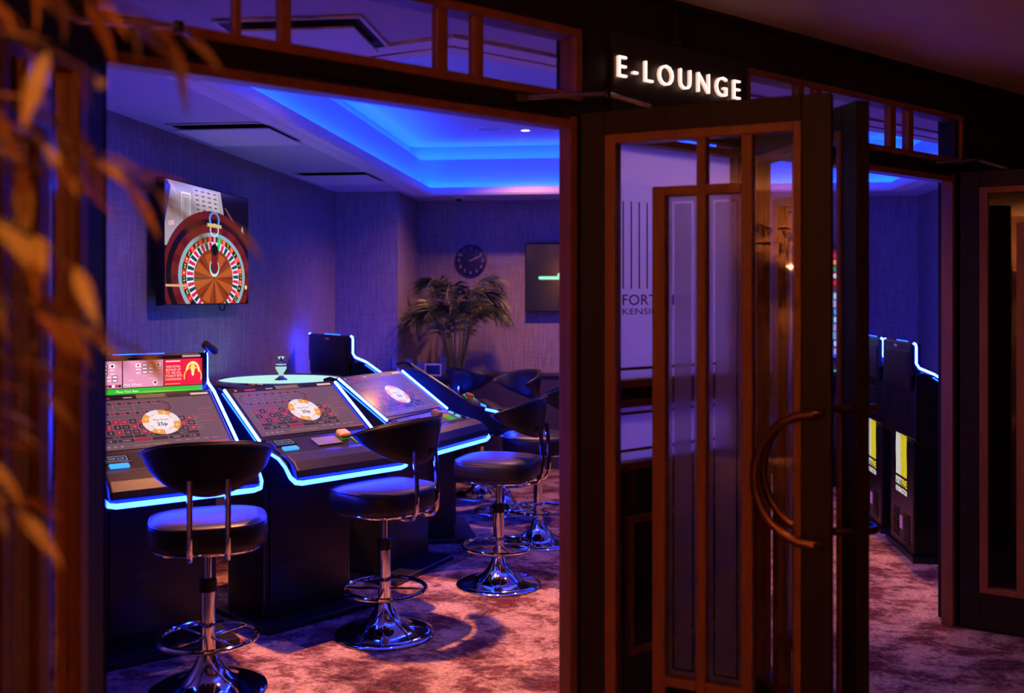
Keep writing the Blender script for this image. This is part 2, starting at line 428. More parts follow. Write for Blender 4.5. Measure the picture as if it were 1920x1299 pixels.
transom(2, -1.555, .124, ((-1.215, -1.175), (-1.09, -1.05), (-.525, -.480), (-.375, -.330)), 'transom window over the narrow looking doorway beside the illuminated sign')
transom(3, -4.76, -4.06, ((-4.45, -4.41),), 'transom window at the end of the shopfront behind the indoor tree')

# fixed opal glazed panel with logo between the doorways
fp = empty('window_4', FM); struct(fp, 'fixed opal glass panel with line logo between the two doorways')
X0, X1 = -2.255, -1.575
bead_frame(fp, X0, X1, 1.285, 2.16, .026, -.008, .08)
MB().box(X0+.026, X1-.026, .03, .038, 1.311, 2.134).build('pane', M_film, fp)
MB().box(X0, X1, 0, .09, 1.243, 1.285).build('mid_rail', M_dark, fp)
bead_frame(fp, X0, X1, 1.0, 1.243, .026, -.008, .08)
MB().box(X0+.026, X1-.026, .03, .038, 1.026, 1.217).build('pane', M_film, fp)
MB().box(X0, X1, .02, .09, 0, 1.0).build('lower_panel', M_dark, fp)
bead_frame(fp, X0+.075, X1-.075, .35, .835, .024, -.002, .03)
for z in (1.342, 1.186, 1.056): MB().box(X0+.026, X1-.026, .0285, .03, z, z+.010).build('line_decal', M_bead, fp)
sh = Sheet(pmat)
ink = (22, 16, 34)
for i in range(9): sh.rect(-2.184+i*.040, -2.178+i*.040, 1.628, 1.934, ink)
sh.text('FORTYFIVE', -2.184, 1.589, .037, ink, 0, 'l', width=.345)
sh.text('KENSINGTON', -2.184, 1.548, .021, ink, 0, 'l', width=.345)
lg = sh.build('logo', fp, (0, .0285, 0), FRONT); lg['label'] = 'dark FORTYFIVE KENSINGTON lettering under upright lines'
# clear side light left of the wide doorway
sl = empty('window_5', FM); struct(sl, 'clear glazed side panel of the shopfront behind the indoor tree')
MB().box(-4.76, -4.12, .02, .08, .12, 2.2).build('solid_panel', M_dark, sl)
bead_frame(sl, -4.12, -4.02, .12, 2.2, .016, -.008, .05)
MB().box(-4.104, -4.036, .015, .021, .136, 2.184).build('pane', M_glass, sl)

# ---- door leaves
LW = .787
def make_leaf():
    d = empty('door_1')
    T = .0225; Z0, Z1 = .012, 2.2
    box('stile', M_dark, d, 0, .085, -T, T, Z0, Z1, bevel=.003); box('stile', M_dark, d, .701, LW, -T, T, Z0, Z1, bevel=.003)
    box('rail', M_dark, d, .085, .701, -T, T, 2.123, Z1, bevel=.002); box('rail', M_dark, d, .085, .701, -T, T, Z0, .185, bevel=.002)
    for b in ((.085, .122, .185, 2.123), (.678, .701, .185, 2.123), (.122, .678, 2.093, 2.123), (.122, .678, .185, .213)):
        box('bead', M_bead, d, b[0], b[1], -.029, .029, b[2], b[3], bevel=.003)
    for b in ((.243, .2845, .375, 1.947), (.385, .4145, .213, 2.093), (.5237, .557, .375, 2.093), (.243, .2845, .213, .375),
              (.2845, .385, 1.916, 1.947), (.4145, .5237, 1.916, 1.947), (.2845, .385, .375, .405), (.4145, .5237, .375, .405)):
        box('glazing_bar', M_bead, d, b[0], b[1], -.027, .027, b[2], b[3], bevel=.003)
    g = .003
    for b in ((.122, .243, .213, 1.947), (.122, .385, 1.947, 2.093), (.557, .678, .213, 2.093), (.4145, .5237, 1.947, 2.093),
              (.2845, .385, .213, .375), (.4145, .678-.121, .213, .375)):
        box('pane', M_glass, d, b[0], b[1], -g, g, b[2], b[3])
    for x0, x1 in ((.2845, .385), (.4145, .5237)):
        p = box('pane', M_glass, d, x0, x1, -g, g, .405, 1.916)
        e, l = .016, .006
        MB().box(x0+e+l, x1-e-l, .0032, .0062, .405+e+l, 1.916-e-l).build('frosted_film', M_frost, p)
        fr = MB()
        fr.box(x0, x0+e, .0032, .0062, .405, 1.916).box(x1-e, x1, .0032, .0062, .405, 1.916).box(x0+e, x1-e, .0032, .0062, .405, .405+e).box(x0+e, x1-e, .0032, .0062, 1.916-e, 1.916)
        fr.build('frosted_border', M_frost, p)
    for s in (-1, 1):     # half round pull handles, one on each face
        path = [(.757, s*.022, 1.255), (.757, s*.055, 1.255)]
        for i in range(13):
            a = R(90+180*i/12); path.append((.74+.17*math.cos(a), s*.072, 1.0655+.19*math.sin(a)))
        path += [(.757, s*.055, .876), (.757, s*.022, .876)]
        MB().tube(path, .013, 10).build('handle', M_bronze, d, smooth=True)
    return d
leaf = make_leaf()
def place_leaf(i, hx, yaw, side, lab, first=False):
    d = leaf if first else copy_tree(leaf)
    d.name = 'door_%d' % i
    p = fm(hx, -.03); d.matrix_world = at(p.x, p.y, 0, yaw)
    struct(d, lab); return d
d1 = place_leaf(1, -2.425, R(-25), 1, 'open glazed door leaf with frosted centre panes under the illuminated sign', True)
d2 = place_leaf(2, -1.56, R(-78), 1, 'open door leaf seen nearly edge on beside the frosted leaf', False)
d3 = place_leaf(3, -3.965, R(-94), 1, 'open door leaf behind the indoor tree, seen at a sharp angle', False)
d4 = place_leaf(4, .06, R(-32), 1, 'open door leaf swung back against the dark end wall', False)

def F3(x, y, z): return tuple(fm(x, y, z))
def leafp(d, x, y, z): return tuple(d.matrix_world @ Vector((x, y, z)))
def closer_thing(d, hx, elb, t_leaf, lab):
    t = empty('door_closer', Matrix.Translation(F3(hx, -.01, 2.222))); bpy.context.view_layer.update(); inv = t.matrix_world.inverted()
    a = Vector(F3(hx, -.025, 2.222)); b = Vector(leafp(d, t_leaf, .0, 2.205)); el = Vector(F3(*elb))
    L_ = lambda v: tuple(inv @ v)
    MB().tube([L_(a), L_(el)], .0075, 8).build('arm', M_alu, t, smooth=True)
    MB().tube([L_(el), L_(b)], .0075, 8).build('arm', M_alu, t, smooth=True)
    MB().lathe([(0, -.015), (.012, -.015), (.012, .012), (0, .015)], 14, L_(el)).build('elbow', M_plastic, t, smooth=True)
    c = Vector(L_(a)); MB().box(c.x-.02, c.x+.02, c.y-.02, c.y+.025, c.z-.014, c.z+.014).build('shoe', M_plastic, t, bevel=.004)
    tag(t, lab, 'door closer', 'overhead door closers'); return t
bpy.context.view_layer.update()
closer_thing(d1, -2.68, (-2.42, -.14, 2.250), .23, 'slim metal closer arm reaching from lintel to the frosted door leaf')
closer_thing(d3, -3.716, (-3.80, -.12, 2.236), .14, 'shiny metal closer arm on the lintel above the indoor tree')
closer_thing(d4, -.22, (.03, -.12, 2.25), .2, 'thin closer arm above the doorway beside the dark end wall')

# ---- hall shell
def hbox(name, m, *b, lab=None):
    o = MB().box(*b).build(name, m); o.matrix_world = FM; struct(o, lab); return o
hbox('ceiling_hall', M_hallceil, -9.0, 3.2, -7.2, .0, HH, HH+.1, lab='dim hall ceiling outside the lounge')
hbox('wall_hall_left', M_hallwall, -9.1, -9.0, -7.2, 0, 0, HH, lab='brown hall wall behind the viewer')
hbox('wall_hall_back', M_hallwall, -9.0, 3.2, -7.3, -7.2, 0, HH, lab='brown hall wall opposite the lounge')
hbox('wall_hall_right', M_dark, 2.2, 2.3, -7.2, 0, 0, HH, lab='dark panelled wall at the end of the hall')
hbox('trim_4', M_dark, -9.0, 2.2, -.02, 0, HH-.018, HH, lab='narrow brown moulding under the hall ceiling')

# ================================================================== SIGN
sg = empty('lounge_sign', FM); 
MB().box(-2.277, -1.56, -.022, -.001, 2.205, 2.50).build('sign_board', mat('sign_black', (.018, .015, .014), .5), sg, bevel=.003)
lit = emat((1.0, .80, .76), 2.2); edge = emat((1.0, .55, .40), 1.2)
def letters3d(body, x0, zc, h, width, parent, y):
    V, F = text_mesh(body, -.010, 1.4)
    xs = [v[0] for v in V]; a, b = min(xs), max(xs); sx = width/(b-a); sy = h/.69
    mb = MB(); D = .012
    # split glyph faces into islands so that every letter is a part
    par = list(range(len(V)))
    def fd(i):
        while par[i] != i: par[i] = par[par[i]]; i = par[i]
        return i
    for f in F:
        for i in f[1:]: par[fd(i)] = fd(f[0])
    groups = {}
    for f in F: groups.setdefault(fd(f[0]), []).append(f)
    for g in sorted(groups.values(), key=lambda g: min(V[i][0] for f in g for i in f)):
        mb = MB(); ids = sorted({i for f in g for i in f}); mp = {i: n for n, i in enumerate(ids)}; n = len(ids)
        P = [(x0+(V[i][0]-a)*sx, zc-h/2+V[i][1]*sy) for i in ids]
        mb.v = [(x, y-D, z) for x, z in P]+[(x, y, z) for x, z in P]
        ec = {}
        for f in g:
            mb.cur = 0; mb.face([mp[i] for i in f])
            for i in range(len(f)):
                e = (mp[f[i-1]], mp[f[i]]); ec[tuple(sorted(e))] = ec.get(tuple(sorted(e)), 0)+1
        mb.cur = 1
        for (i, j), c in ec.items():
            if c == 1: mb.face((i, j, j+n, i+n))
        mb.build('letter', [lit, edge], parent)
letters3d('E-LOUNGE', -2.272, 2.380, .073, .645, sg, -.03)
tag(sg, 'black fascia sign with glowing white E-LOUNGE letters over the doors', 'sign')
br = MB().box(-1.995, -1.955, -.05, 0, 2.50, 2.62).build('sensor_box', M_plastic, None, bevel=.006); br.matrix_world = FM
tag(br, 'small black sensor box on the fascia above the illuminated sign', 'sensor')

# ================================================================== BAR STOOLS
def make_stool():
    t = empty('bar_stool')
    MB().lathe([(0, 0), (.232, 0), (.236, .008), (.230, .016), (.200, .022), (.165, .027), (.125, .040), (.092, .062), (.066, .092), (.046, .125), (.036, .155), (0, .155)], 48).build('base', M_chrome, t, smooth=True, angle=50)
    MB().lathe([(0, .12), (.030, .12), (.030, .425), (0, .425)], 24).build('column', M_chrome, t, smooth=True)
    MB().lathe([(0, .405), (.034, .405), (.034, .452), (.018, .456), (0, .456)], 24).build('collar', M_plastic, t, smooth=True)
    MB().lathe([(0, .45), (.0145, .45), (.0145, .60), (0, .60)], 16).build('piston', M_chrome, t, smooth=True)
    n = 48
    fr = MB().tube([(.195*math.cos(2*math.pi*i/n), .195*math.sin(2*math.pi*i/n), .218) for i in range(n)], .0105, 10, True).build('foot_ring', M_chrome, t, smooth=True)
    for k in range(4):
        a = R(35+90*k); MB().tube([(.026*math.cos(a), .026*math.sin(a), .218), (.19*math.cos(a), .19*math.sin(a), .218)], .006, 8).build('spoke', M_chrome, fr, smooth=True)
    # seat: superellipse plan, domed
    def ell(s, e=3.0, n=40, ky=1.0):
        out = []
        for i in range(n):
            a = 2*math.pi*i/n; c, q = math.cos(a), math.sin(a)
            out.append((s*.235*math.copysign(abs(c)**(2/e), c), s*.225*math.copysign(abs(q)**(2/e), q)+.005))
        return out
    mb = MB(); rows = [(.0, .716), (.4, .716), (.75, .713), (.92, .706), (.975, .697), (.995, .683), (1.0, .66), (.995, .63), (.975, .611), (.93, .603), (0, .603)]
    for s_, z in rows: mb.v += [(x, y, z) for x, y in ell(max(s_, .001))]
    N_ = 40
    for r_ in range(len(rows)-1):
        for i in range(N_):
            j = (i+1) % N_; mb.face((r_*N_+i, r_*N_+j, (r_+1)*N_+j, (r_+1)*N_+i))
    st = mb.build('seat', M_leather, t, smooth=True, angle=60)
    MB().tube([(x, y, .699) for x, y in ell(.968)], .004, 6, True).build('piping', M_leather, st, smooth=True)
    MB().tube([(x, y, .597) for x, y in ell(.88)], .009, 8, True).build('seat_rim', M_chrome, t, smooth=True)
    box('mount_plate', M_plastic, t, -.10, .10, -.10, .10, .585, .604, bevel=.004)
    # wrap-around backrest on the -y side
    mb = MB(); nA, nZ = 24, 8; TH = R(78); Rb = .255
    def bk(u, v, off):
        th = u*TH; k = abs(u)
        top = 1.045-.075*k**2.2; bot = .825+.135*k**1.7
        z = bot+(top-bot)*v
        r = Rb+off+.025*(v-.3)-.02*(k**3)
        return (r*math.sin(th), -r*math.cos(th)+.02, z)
    for side, off in ((0, .022), (1, -.022)):
        for i in range(nA+1):
            for j in range(nZ+1):
                u = -1+2*i/nA; v = j/nZ
                rim = (1-abs(2*v-1)**6)*(1-abs(u)**10)
                mb.v.append(bk(u, v, off*(.35+.65*rim)))
    K = (nA+1)*(nZ+1)
    def id_(s_, i, j): return s_*K+i*(nZ+1)+j
    for i in range(nA):
        for j in range(nZ):
            mb.face((id_(0, i, j), id_(0, i+1, j), id_(0, i+1, j+1), id_(0, i, j+1))); mb.face((id_(1, i, j), id_(1, i, j+1), id_(1, i+1, j+1), id_(1, i+1, j)))
    for i in range(nA):
        mb.face((id_(0, i, 0), id_(1, i, 0), id_(1, i+1, 0), id_(0, i+1, 0))); mb.face((id_(0, i, nZ), id_(0, i+1, nZ), id_(1, i+1, nZ), id_(1, i, nZ)))
    for j in range(nZ):
        mb.face((id_(0, 0, j), id_(0, 0, j+1), id_(1, 0, j+1), id_(1, 0, j))); mb.face((id_(0, nA, j), id_(1, nA, j), id_(1, nA, j+1), id_(0, nA, j+1)))
    bo = mb.build('backrest', M_leather, t, smooth=True, angle=80, sub=1)
    pth = [bk(-1+2*i/24, 1, .016) for i in range(25)]
    MB().tube(pth, .004, 6).build('piping', M_leather, bo, smooth=True)
    for s in (-1, 1):
        x = s*.070
        pth = [(x, -.12, .588), (x, -.20, .582), (x, -.245, .592), (x, -.268, .625), (x, -.272, .70), (x, -.266, .80), (x, -.256, .90)]
        MB().tube(pth, .0115, 10).build('back_rod', M_chrome, t, smooth=True)
    return t
stool = make_stool()
def place_stool(x, y, fx, fy, lab, first=False):
    t = stool if first else copy_tree(stool)
    t.matrix_world = at(x, y, 0, math.atan2(fy, fx)-math.pi/2)
    return tag(t, lab, 'bar stool', 'chrome and black leather bar stools')
place_stool(-1.236, 4.05, -.30, .95, 'black leather bar stool nearest the indoor tree, seen from behind', True)
place_stool(-.605, 4.72, -.80, .60, 'black leather bar stool casting its round back shadow on the carpet')
place_stool(-.074, 5.53, -.95, .28, 'black leather bar stool in side view, third along the roulette terminals')
place_stool(.17, 6.48, -.98, .10, 'bar stool half hidden behind the door post, beyond the side view stool')
place_stool(-.05, 7.42, -.85, -.5, 'bar stool with its back showing above the seats, in front of the palm wall')
place_stool(-.25, 7.98, .8, .6, 'farthest bar stool, only a little of its back showing before the dado')

# ================================================================== ROULETTE TERMINALS
LED_W = emat((.008, .030, 1.0), 128.); LED_B = emat((.002, .02, 1.0), 28.)
TILT = R(34); DW, DL = .602, .339
def board_sheet():
    sh = Sheet(scr, step=.0002); c = (236, 196, 200)
    bg = (104, 74, 86); ln = (150, 112, 122); red = (150, 30, 52); blk = (44, 32, 42); tx = (196, 160, 166)
    sh.rect(-DW/2, DW/2, 0, DL, bg, 0)
    def lines(x0, x1, y0, y1): sh.frame(x0, x1, y0, y1, .0012, ln, 2)
    # race track
    ox = -.25
    sh.sector(ox, .277, .026, .043, R(90), R(270), (96, 50, 62), 1, n=10); sh.sector(ox, .277, .0425, .0438, R(90), R(270), ln, 2, n=14); sh.sector(ox, .277, .0255, .0265, R(90), R(270), ln, 2, n=14)
    for k in range(14):
        x = ox+k*.0222
        for y0, y1 in ((.303, .320), (.234, .251)):
            sh.rect(x, x+.0222, y0, y1, red if (k+(y0 > .3)) % 2 else blk, 1); lines(x, x+.0222, y0, y1)
    xe = ox+14*.0222
    sh.sector(xe, .277, .026, .043, R(-90), R(90), (96, 50, 62), 1, n=10); sh.sector(xe, .277, .0425, .0438, R(-90), R(90), ln, 2, n=14)
    lines(ox, ox+.09, .252, .302); lines(ox+.09, ox+.18, .252, .302); lines(ox+.18, xe, .252, .302)
    for x, t_ in ((ox+.045, 'TIERS'), (ox+.135, 'ORPHANS'), (ox+.235, 'VOISINS')): sh.text(t_, x, .277, .007, ln, 2)
    # number grid
    gx, gy, cw, ch = -.262, .094, .0368, .0355
    for k in range(12):
        for r in range(3):
            n = 3*k+r+1; x = gx+k*cw; y = gy+r*ch
            isred = n in (1, 3, 5, 7, 9, 12, 14, 16, 18, 19, 21, 23, 25, 27, 30, 32, 34, 36)
            sh.rect(x, x+cw, y, y+ch, red if isred else blk, 1); lines(x, x+cw, y, y+ch)
            sh.text(str(n), x+cw/2, y+ch/2, .0125, tx, 3)
    for r in range(3): lines(gx+12*cw, gx+12*cw+.030, gy+r*ch, gy+(r+1)*ch); sh.text('2-1', gx+12*cw+.014, gy+(r+.5)*ch, .008, tx, 3)
    sh.poly([(gx, gy), (gx, gy+3*ch), (gx-.022, gy+2.4*ch), (gx-.022, gy+.6*ch)], (96, 92, 60), 1)
    for k, t_ in enumerate(('1st 12', '2nd 12', '3rd 12')):
        sh.rect(gx+k*4*cw, gx+(k+1)*4*cw, gy-.024, gy, blk, 1); lines(gx+k*4*cw, gx+(k+1)*4*cw, gy-.024, gy); sh.text(t_, gx+(k+.5)*4*cw, gy-.012, .009, tx, 3)
    for k, t_ in enumerate(('1-18', 'EVEN', '', '', 'ODD', '19-36')):
        x = gx+k*2*cw; sh.rect(x, x+2*cw, gy-.05, gy-.024, red if k == 2 else blk, 1); lines(x, x+2*cw, gy-.05, gy-.024)
        if t_: sh.text(t_, x+cw, gy-.037, .010, tx, 3)
    sh.text('Insert Credit To Enable Bets', -.05, .022, .009, (190, 150, 60), 2)
    for k in range(4): sh.rect(-.27+k*.028, -.255+k*.028, .014, .026, ln, 2)
    for k in range(5): sh.rect(.06+k*.042, .085+k*.042, .030, .035, (165, 120, 125), 2)
    sh.rect(.21, .30, .004, .011, (205, 60, 80), 2)
    for k in range(6): sh.rect(.215, .215+.05+.01*(k % 3), .13+k*.022, .133+k*.022, (170, 100, 110) if k % 2 else (180, 50, 70), 2)
    # chip
    cx, cy, r = .028, .165, .086
    for k in range(8): sh.sector(cx, cy, .05, r, R(22.5+45*k-22.5), R(22.5+45*k+22.5), (240, 160, 60) if k % 2 else (238, 218, 226), 5, n=5)
    for k in range(4):
        a = R(67.5+90*k-22.5+22.5); sh.disc(cx+.069*math.cos(R(67.5+90*k)), cy+.069*math.sin(R(67.5+90*k)), .005, .005, (245, 225, 230), 6, 10)
    sh.disc(cx, cy, .058, .058, (240, 165, 70), 6); sh.disc(cx, cy, .054, .054, (245, 228, 234), 7)
    for k in range(8): sh.sector(cx, cy, .054, .0585, R(45*k), R(45*k+22), (245, 228, 234), 7, n=3)
    sh.text('Play from', cx, cy+.016, .012, (30, 14, 20), 8, width=.066); sh.text('25p', cx, cy-.014, .022, (20, 8, 14), 8, offset=.02)
    return sh
def topper_sheet():
    sh = Sheet(lambda c: scr(c, 1.3), step=.0002); W, H = .60, .162
    pk = (214, 140, 170)
    sh.rect(-W/2, W/2, 0, H, (60, 20, 30), 0)
    sh.rect(-.292, -.085, .030, H-.004, pk, 1); sh.rect(-.080, .108, .030, H-.004, pk, 1); sh.rect(.113, .298, .030, H-.004, (214, 22, 52), 1)
    sh.rect(-W/2, W/2, 0, .026, (50, 170, 50), 1); sh.text('Place Your Bets', -.06, .013, .011, (225, 250, 200), 3)
    wh = (246, 222, 234); dk = (96, 58, 78)
    for bx, n in ((-.235, 3), (-.022, 3)):
        for r in range(3):
            for k in range(2):
                x = bx+.03+k*.030; y = .128-r*.017
                sh.rect(x, x+.026, y, y+.014, dk, 2); sh.rect(x+.003, x+.023, y+.003, y+.011, wh, 3)
            sh.rect(bx+.002, bx+.022, .130-r*.017, .134-r*.017, wh, 2); sh.rect(bx+.096, bx+.116, .130-r*.017, .134-r*.017, wh, 2)
        sh.rect(bx, bx+.024, .126, .144, wh, 2); sh.poly([(bx+.004, .135), (bx+.012, .128), (bx+.020, .135), (bx+.012, .142)], (226, 50, 40), 3)
        sh.rect(bx+.094, bx+.118, .126, .144, wh, 2); sh.poly([(bx+.098, .135), (bx+.106, .128), (bx+.114, .135), (bx+.106, .142)], (20, 16, 30), 3)
    for k in range(3):
        for r in range(2):
            x = -.262+k*.066; y = .076-r*.017
            sh.rect(x, x+.026, y, y+.014, dk, 2); sh.rect(x+.003, x+.023, y+.003, y+.011, wh, 3); sh.rect(x-.024, x-.004, y+.005, y+.009, wh, 2)
    for k in range(14): sh.rect(-.290+k*.0145, -.2765+k*.0145, .034, .046, ((190, 40, 70), (50, 34, 50), (240, 220, 235))[k % 3], 2)
    sh.text('Pink Wheel', -.035, .044, .012, wh, 2); sh.ring(.07, .05, .008, .012, wh, 2); sh.disc(.07, .05, .006, .006, dk, 2, 12)
    sh.text('Recent', -.04, .064, .006, wh, 2); sh.text('Last results', .065, .070, .006, wh, 2)
    yl = (248, 206, 196)
    sh.text('WIN EXTRA', .157, .122, .011, yl, 2, width=.07); sh.text('BONUS UP', .157, .107, .011, yl, 2, width=.07); sh.text('TO 100 ON', .157, .092, .011, yl, 2, width=.07); sh.text('STRAIGHT BETS', .158, .077, .011, yl, 2, width=.084)
    sh.rect(.116, .196, .055, .066, (240, 120, 110), 2); sh.rect(.116, .19, .036, .040, (240, 140, 130), 2); sh.rect(.12, .19, .145, .151, yl, 2)
    gd = (240, 186, 70)
    for k in range(26):
        a = R(-20+8.5*k); sh.disc(.252+.042*math.cos(a), .070+.046*math.sin(a), .0035, .0035, gd, 2, 8)
    for k in range(13):
        a = R(14*k); sh.disc(.252+.030*math.cos(a), .098+.040*math.sin(a), .0055, .0075, (252, 214, 120), 3, 8)
    sh.disc(.252, .062, .028, .030, (222, 20, 50), 3); sh.disc(.252, .112, .012, .020, (250, 200, 110), 4, 12); sh.disc(.252, .090, .007, .018, (250, 214, 140), 4, 12)
    return sh
def logo_sheet():
    sh = Sheet(lambda c: scr(c, 1.0), step=.0003)
    for k in range(9):
        c = (230, 226, 214) if k < 4 else (236, 210, 40); x = -.088+k*.0198
        pts = [(x+.0028*math.sin(i*1.1), .10+i*.0366) for i in range(11)]
        for (a, b), (c2, d2) in zip(pts[:-1], pts[1:]): sh.poly([(a, b), (a+.0125, b), (c2+.0125, d2), (c2, d2)], c, 0)
    sh.text('FORTY', -.09, .063, .042, (240, 236, 226), 0, 'l', width=.094, offset=.02); sh.text('FIVE', .012, .063, .042, (236, 210, 40), 0, 'l', width=.076, offset=.02)
    sh.text('KENSINGTON', -.09, .012, .030, (240, 236, 226), 0, 'l', width=.178, offset=.015)
    return sh
def tilted(mb_fn, name, mats, parent, **kw):
    o = mb_fn.build(name, mats, parent, **kw); o.location = (0, 0, .93); o.rotation_euler = (TILT, 0, 0); return o
HWD = .335
def make_terminal(name, topper):
    t = empty(name)
    head = [(-.20, .735), (-.285, .752), (-.30, .775), (-.25, .825), (-.20, .848), (-.03, .897), (.30, 1.118), (.36, 1.132), (.405, 1.12), (.41, .74), (.36, .70), (-.05, .70)]
    MB().prism(head, -HWD+.012, HWD-.012).build('head', M_black, t, bevel=.012)
    for s in (-1, 1):   # curved cheek panels
        ck = [(y, z+(.012 if z > .8 else -.006)) for y, z in head]
        MB().prism(ck, s*(HWD-.012), s*HWD).build('cheek', M_plastic, t, bevel=.004)
    ped = MB(); ped.slab([(-.26, .06), (.26, .06), (.26, .40), (-.26, .40)], .03, .72)
    ped.build('pedestal', M_black, t, bevel=.012)
    MB().box(-.225, .225, .048, .06, .10, .66).build('front_door', M_black, t, bevel=.004)
    MB().slab([(-.32, -.08), (.32, -.08), (.32, .42), (-.32, .42)], 0, .03).build('base_plate', mat('plinth_black', (.012, .011, .016), .3), t, bevel=.006)
    # bezel and picture
    tilted(MB().box(-.322, .322, -.026, .385, -.016, -.003), 'bezel', M_black, t, bevel=.008)
    o = bpy.data.objects.new('display', board_mesh); col.objects.link(o); o.parent = t; o.location = (0, 0, .93); o.rotation_euler = (TILT, 0, 0)
    tilted(MB().box(-.22, -.16, .352, .362, -.003, -.002), 'brand_plate', scr((190, 40, 60)), t)
    tilted(MB().box(-.277, -.265, .352, .364, -.003, -.002), 'round_badge', scr((220, 110, 130)), t)
    tilted(MB().box(-.10, -.06, .354, .360, -.003, -.002), 'small_badge', scr((200, 160, 150)), t)
    tilted(MB().box(.215, .30, .352, .366, -.003, -.002), 'serial_plate', scr((230, 190, 180)), t)
    for k in range(5): tilted(MB().box(-.04, .10-.01*(k % 2), .348+k*.0055, .351+k*.0055, -.003, -.002), 'rules_line', scr((150, 110, 84)), t)
    # light strips
    for s in (-1, 1):
        x = s*.332
        P = [(x, -.028, .915), (x, .30, 1.136)]
        if topper: P += [(x, .385, 1.172), (x, .403, 1.20), (x, .403, 1.300), (x, .408, 1.315), (x, .42, 1.322)]
        MB().tube(P, .0072, 8).build('side_light', LED_W, t, smooth=True)
        MB().tube([(s*.337, -.02, .900), (s*.337, .31, 1.118)], .004, 6).build('side_light', LED_B, t, smooth=True)
    P = [(-.338, -.13, .868), (-.338, -.20, .852), (-.338, -.255, .82), (-.336, -.295, .778), (-.322, -.318, .756), (-.29, -.322, .750), (0, -.322, .750)]
    P += [(-a, b, c) for a, b, c in P[-2::-1]]
    MB().tube(P, [.008, .009, .010, .012, .014, .015, .015, .015, .014, .012, .010, .009, .008], 8, flat=.6).build('front_light', emat((.005, .021, 1.0), 68.), t, smooth=True)
    # arm rest
    pad = [(-.175, .872), (-.16, .835), (-.235, .775), (-.305, .757), (-.326, .772), (-.318, .808), (-.285, .845), (-.23, .868)]
    ar = MB().prism(pad, -.318, .318).build('arm_rest', M_leather, t, bevel=.016, seg=3)
    # control deck
    ctl = MB().prism([(-.165, .852), (-.03, .892), (-.028, .915), (-.16, .868)], -.30, .30).build('control_deck', M_plastic, t, bevel=.003)
    ang = math.atan2(.047, .132)
    def deck(name, m, x0, x1, v0, v1, h, bev=.002, par=None):
        o = MB().box(x0, x1, v0, v1, 0, h).build(name, m, t, bevel=bev); o.location = (0, -.16, .868); o.rotation_euler = (ang, 0, 0); return o
    deck('card_reader', mat('reader_grey', (.10, .09, .13), .3), -.075, .065, .02, .10, .008)
    kp = deck('keypad', M_black, -.29, -.17, .06, .12, .006); deck('keypad_light', emat((.03, .25, 1.0), 2.0), -.27, -.19, .015, .045, .010)
    sh_ = Sheet(lambda c: scr(c, 1.), step=.0003); sh_.frame(-.275, -.185, .07, .11, .003, (150, 170, 210), 0); sh_.text('TOP 0.25', -.23, .09, .012, (170, 190, 230), 0); sh_.text('INSERT BETS', -.005, .07, .009, (150, 150, 200), 0); sh_.text('WITH PLAYER CARD', -.005, .05, .007, (150, 150, 200), 0)
    q = sh_.build('deck_lettering', t, (0, -.16, .868), (ang, 0, 0)); q.location = Vector((0, -.16, .868))+Matrix.Rotation(ang, 3, 'X') @ Vector((0, 0, .0085))
    bt = deck('spin_button', mat('button_orange', (.75, .26, .03), .35), .078, .138, .055, .115, .035, .012)
    bt2 = deck('button_collar', emat((.03, .5, .06), .6), .081, .135, .058, .112, .010, .003)
    tk = deck('bet_ticket', emat((.12, .50, .10), .7), .146, .225, .010, .055, .004, .001); deck('ticket_header', emat((.8, .30, .04), .7), .146, .225, .055, .08, .004, .001)
    deck('coin_slot', emat((.10, .5, 1.), 1.2), .268, .295, .02, .05, .008); deck('coin_slot', emat((.10, .5, 1.), 1.2), .268, .295, .07, .10, .008)
    # back details: vents, label, logo
    for k in range(7): box('vent_slat', M_plastic, t, -.18, .18, .409, .416, .86+k*.018, .868+k*.018)
    lo = bpy.data.objects.new('logo', logo_mesh); col.objects.link(lo); lo.parent = t; lo.location = (0, .4012, .365); lo.rotation_euler = BACK; lo.scale = (1.38, 1.06, 1)
    for k in range(10):
        for s in (-1, 1): box('vent_slat', M_plastic, t, s*.12-.06, s*.12+.06, .40, .406, .08+k*.018, .088+k*.018)
    box('rating_label', mat('label_white', (.75, .55, .60), .5), t, -.03, .03, .40, .4035, .14, .22)
    if topper:
        tp = MB(); tp.slab([(-.328, .375), (.328, .375), (.328, .425), (.315, .432), (-.315, .432), (-.328, .425)], 1.120, 1.322); tb = tp.build('topper', M_black, t, bevel=.014, seg=3)
        s2 = bpy.data.objects.new('topper_display', topper_mesh); col.objects.link(s2); s2.parent = t; s2.location = (0, .3738, 1.137); s2.rotation_euler = FRONT
        s3 = Sheet(scr, step=.0003); s3.rect(.20, .29, 0, .010, (214, 150, 160), 0)
        for k in range(5): s3.rect(-.17, -.17+.14-.012*(k % 3), -.012+k*.006, -.0095+k*.006, (92, 66, 76), 0)
        s3.build('notice', t, (0, .3738, 1.303), FRONT)
        box('topper_label', mat('label_white', (.75, .55, .60), .5), t, -.02, .04, .432, .435, 1.285, 1.30)
        MB().tube([(-.12, .395, 1.323), (.12, .395, 1.323)], .003, 8).build('top_light', LED_B, t)
        MB().tube([(0, .345, 1.128), (.07, .345, 1.128)], .006, 8).build('picture_lamp', emat((1.0, .55, .25), 3.), t)
        box('rear_shell', M_plastic, t, -.30, .30, .405, .438, 1.03, 1.28, bevel=.03)
        MB().lathe([(0, -.045), (.013, -.045), (.02, -.03), (.022, .04), (0, .045)], 16).build('camera_eye', M_plastic, t, smooth=True)
        ce = [c for c in kids(t) if c.name.startswith('camera_eye')][0]; ce.location = (.335, .36, 1.345); ce.rotation_euler = (R(20), R(-58), 0)
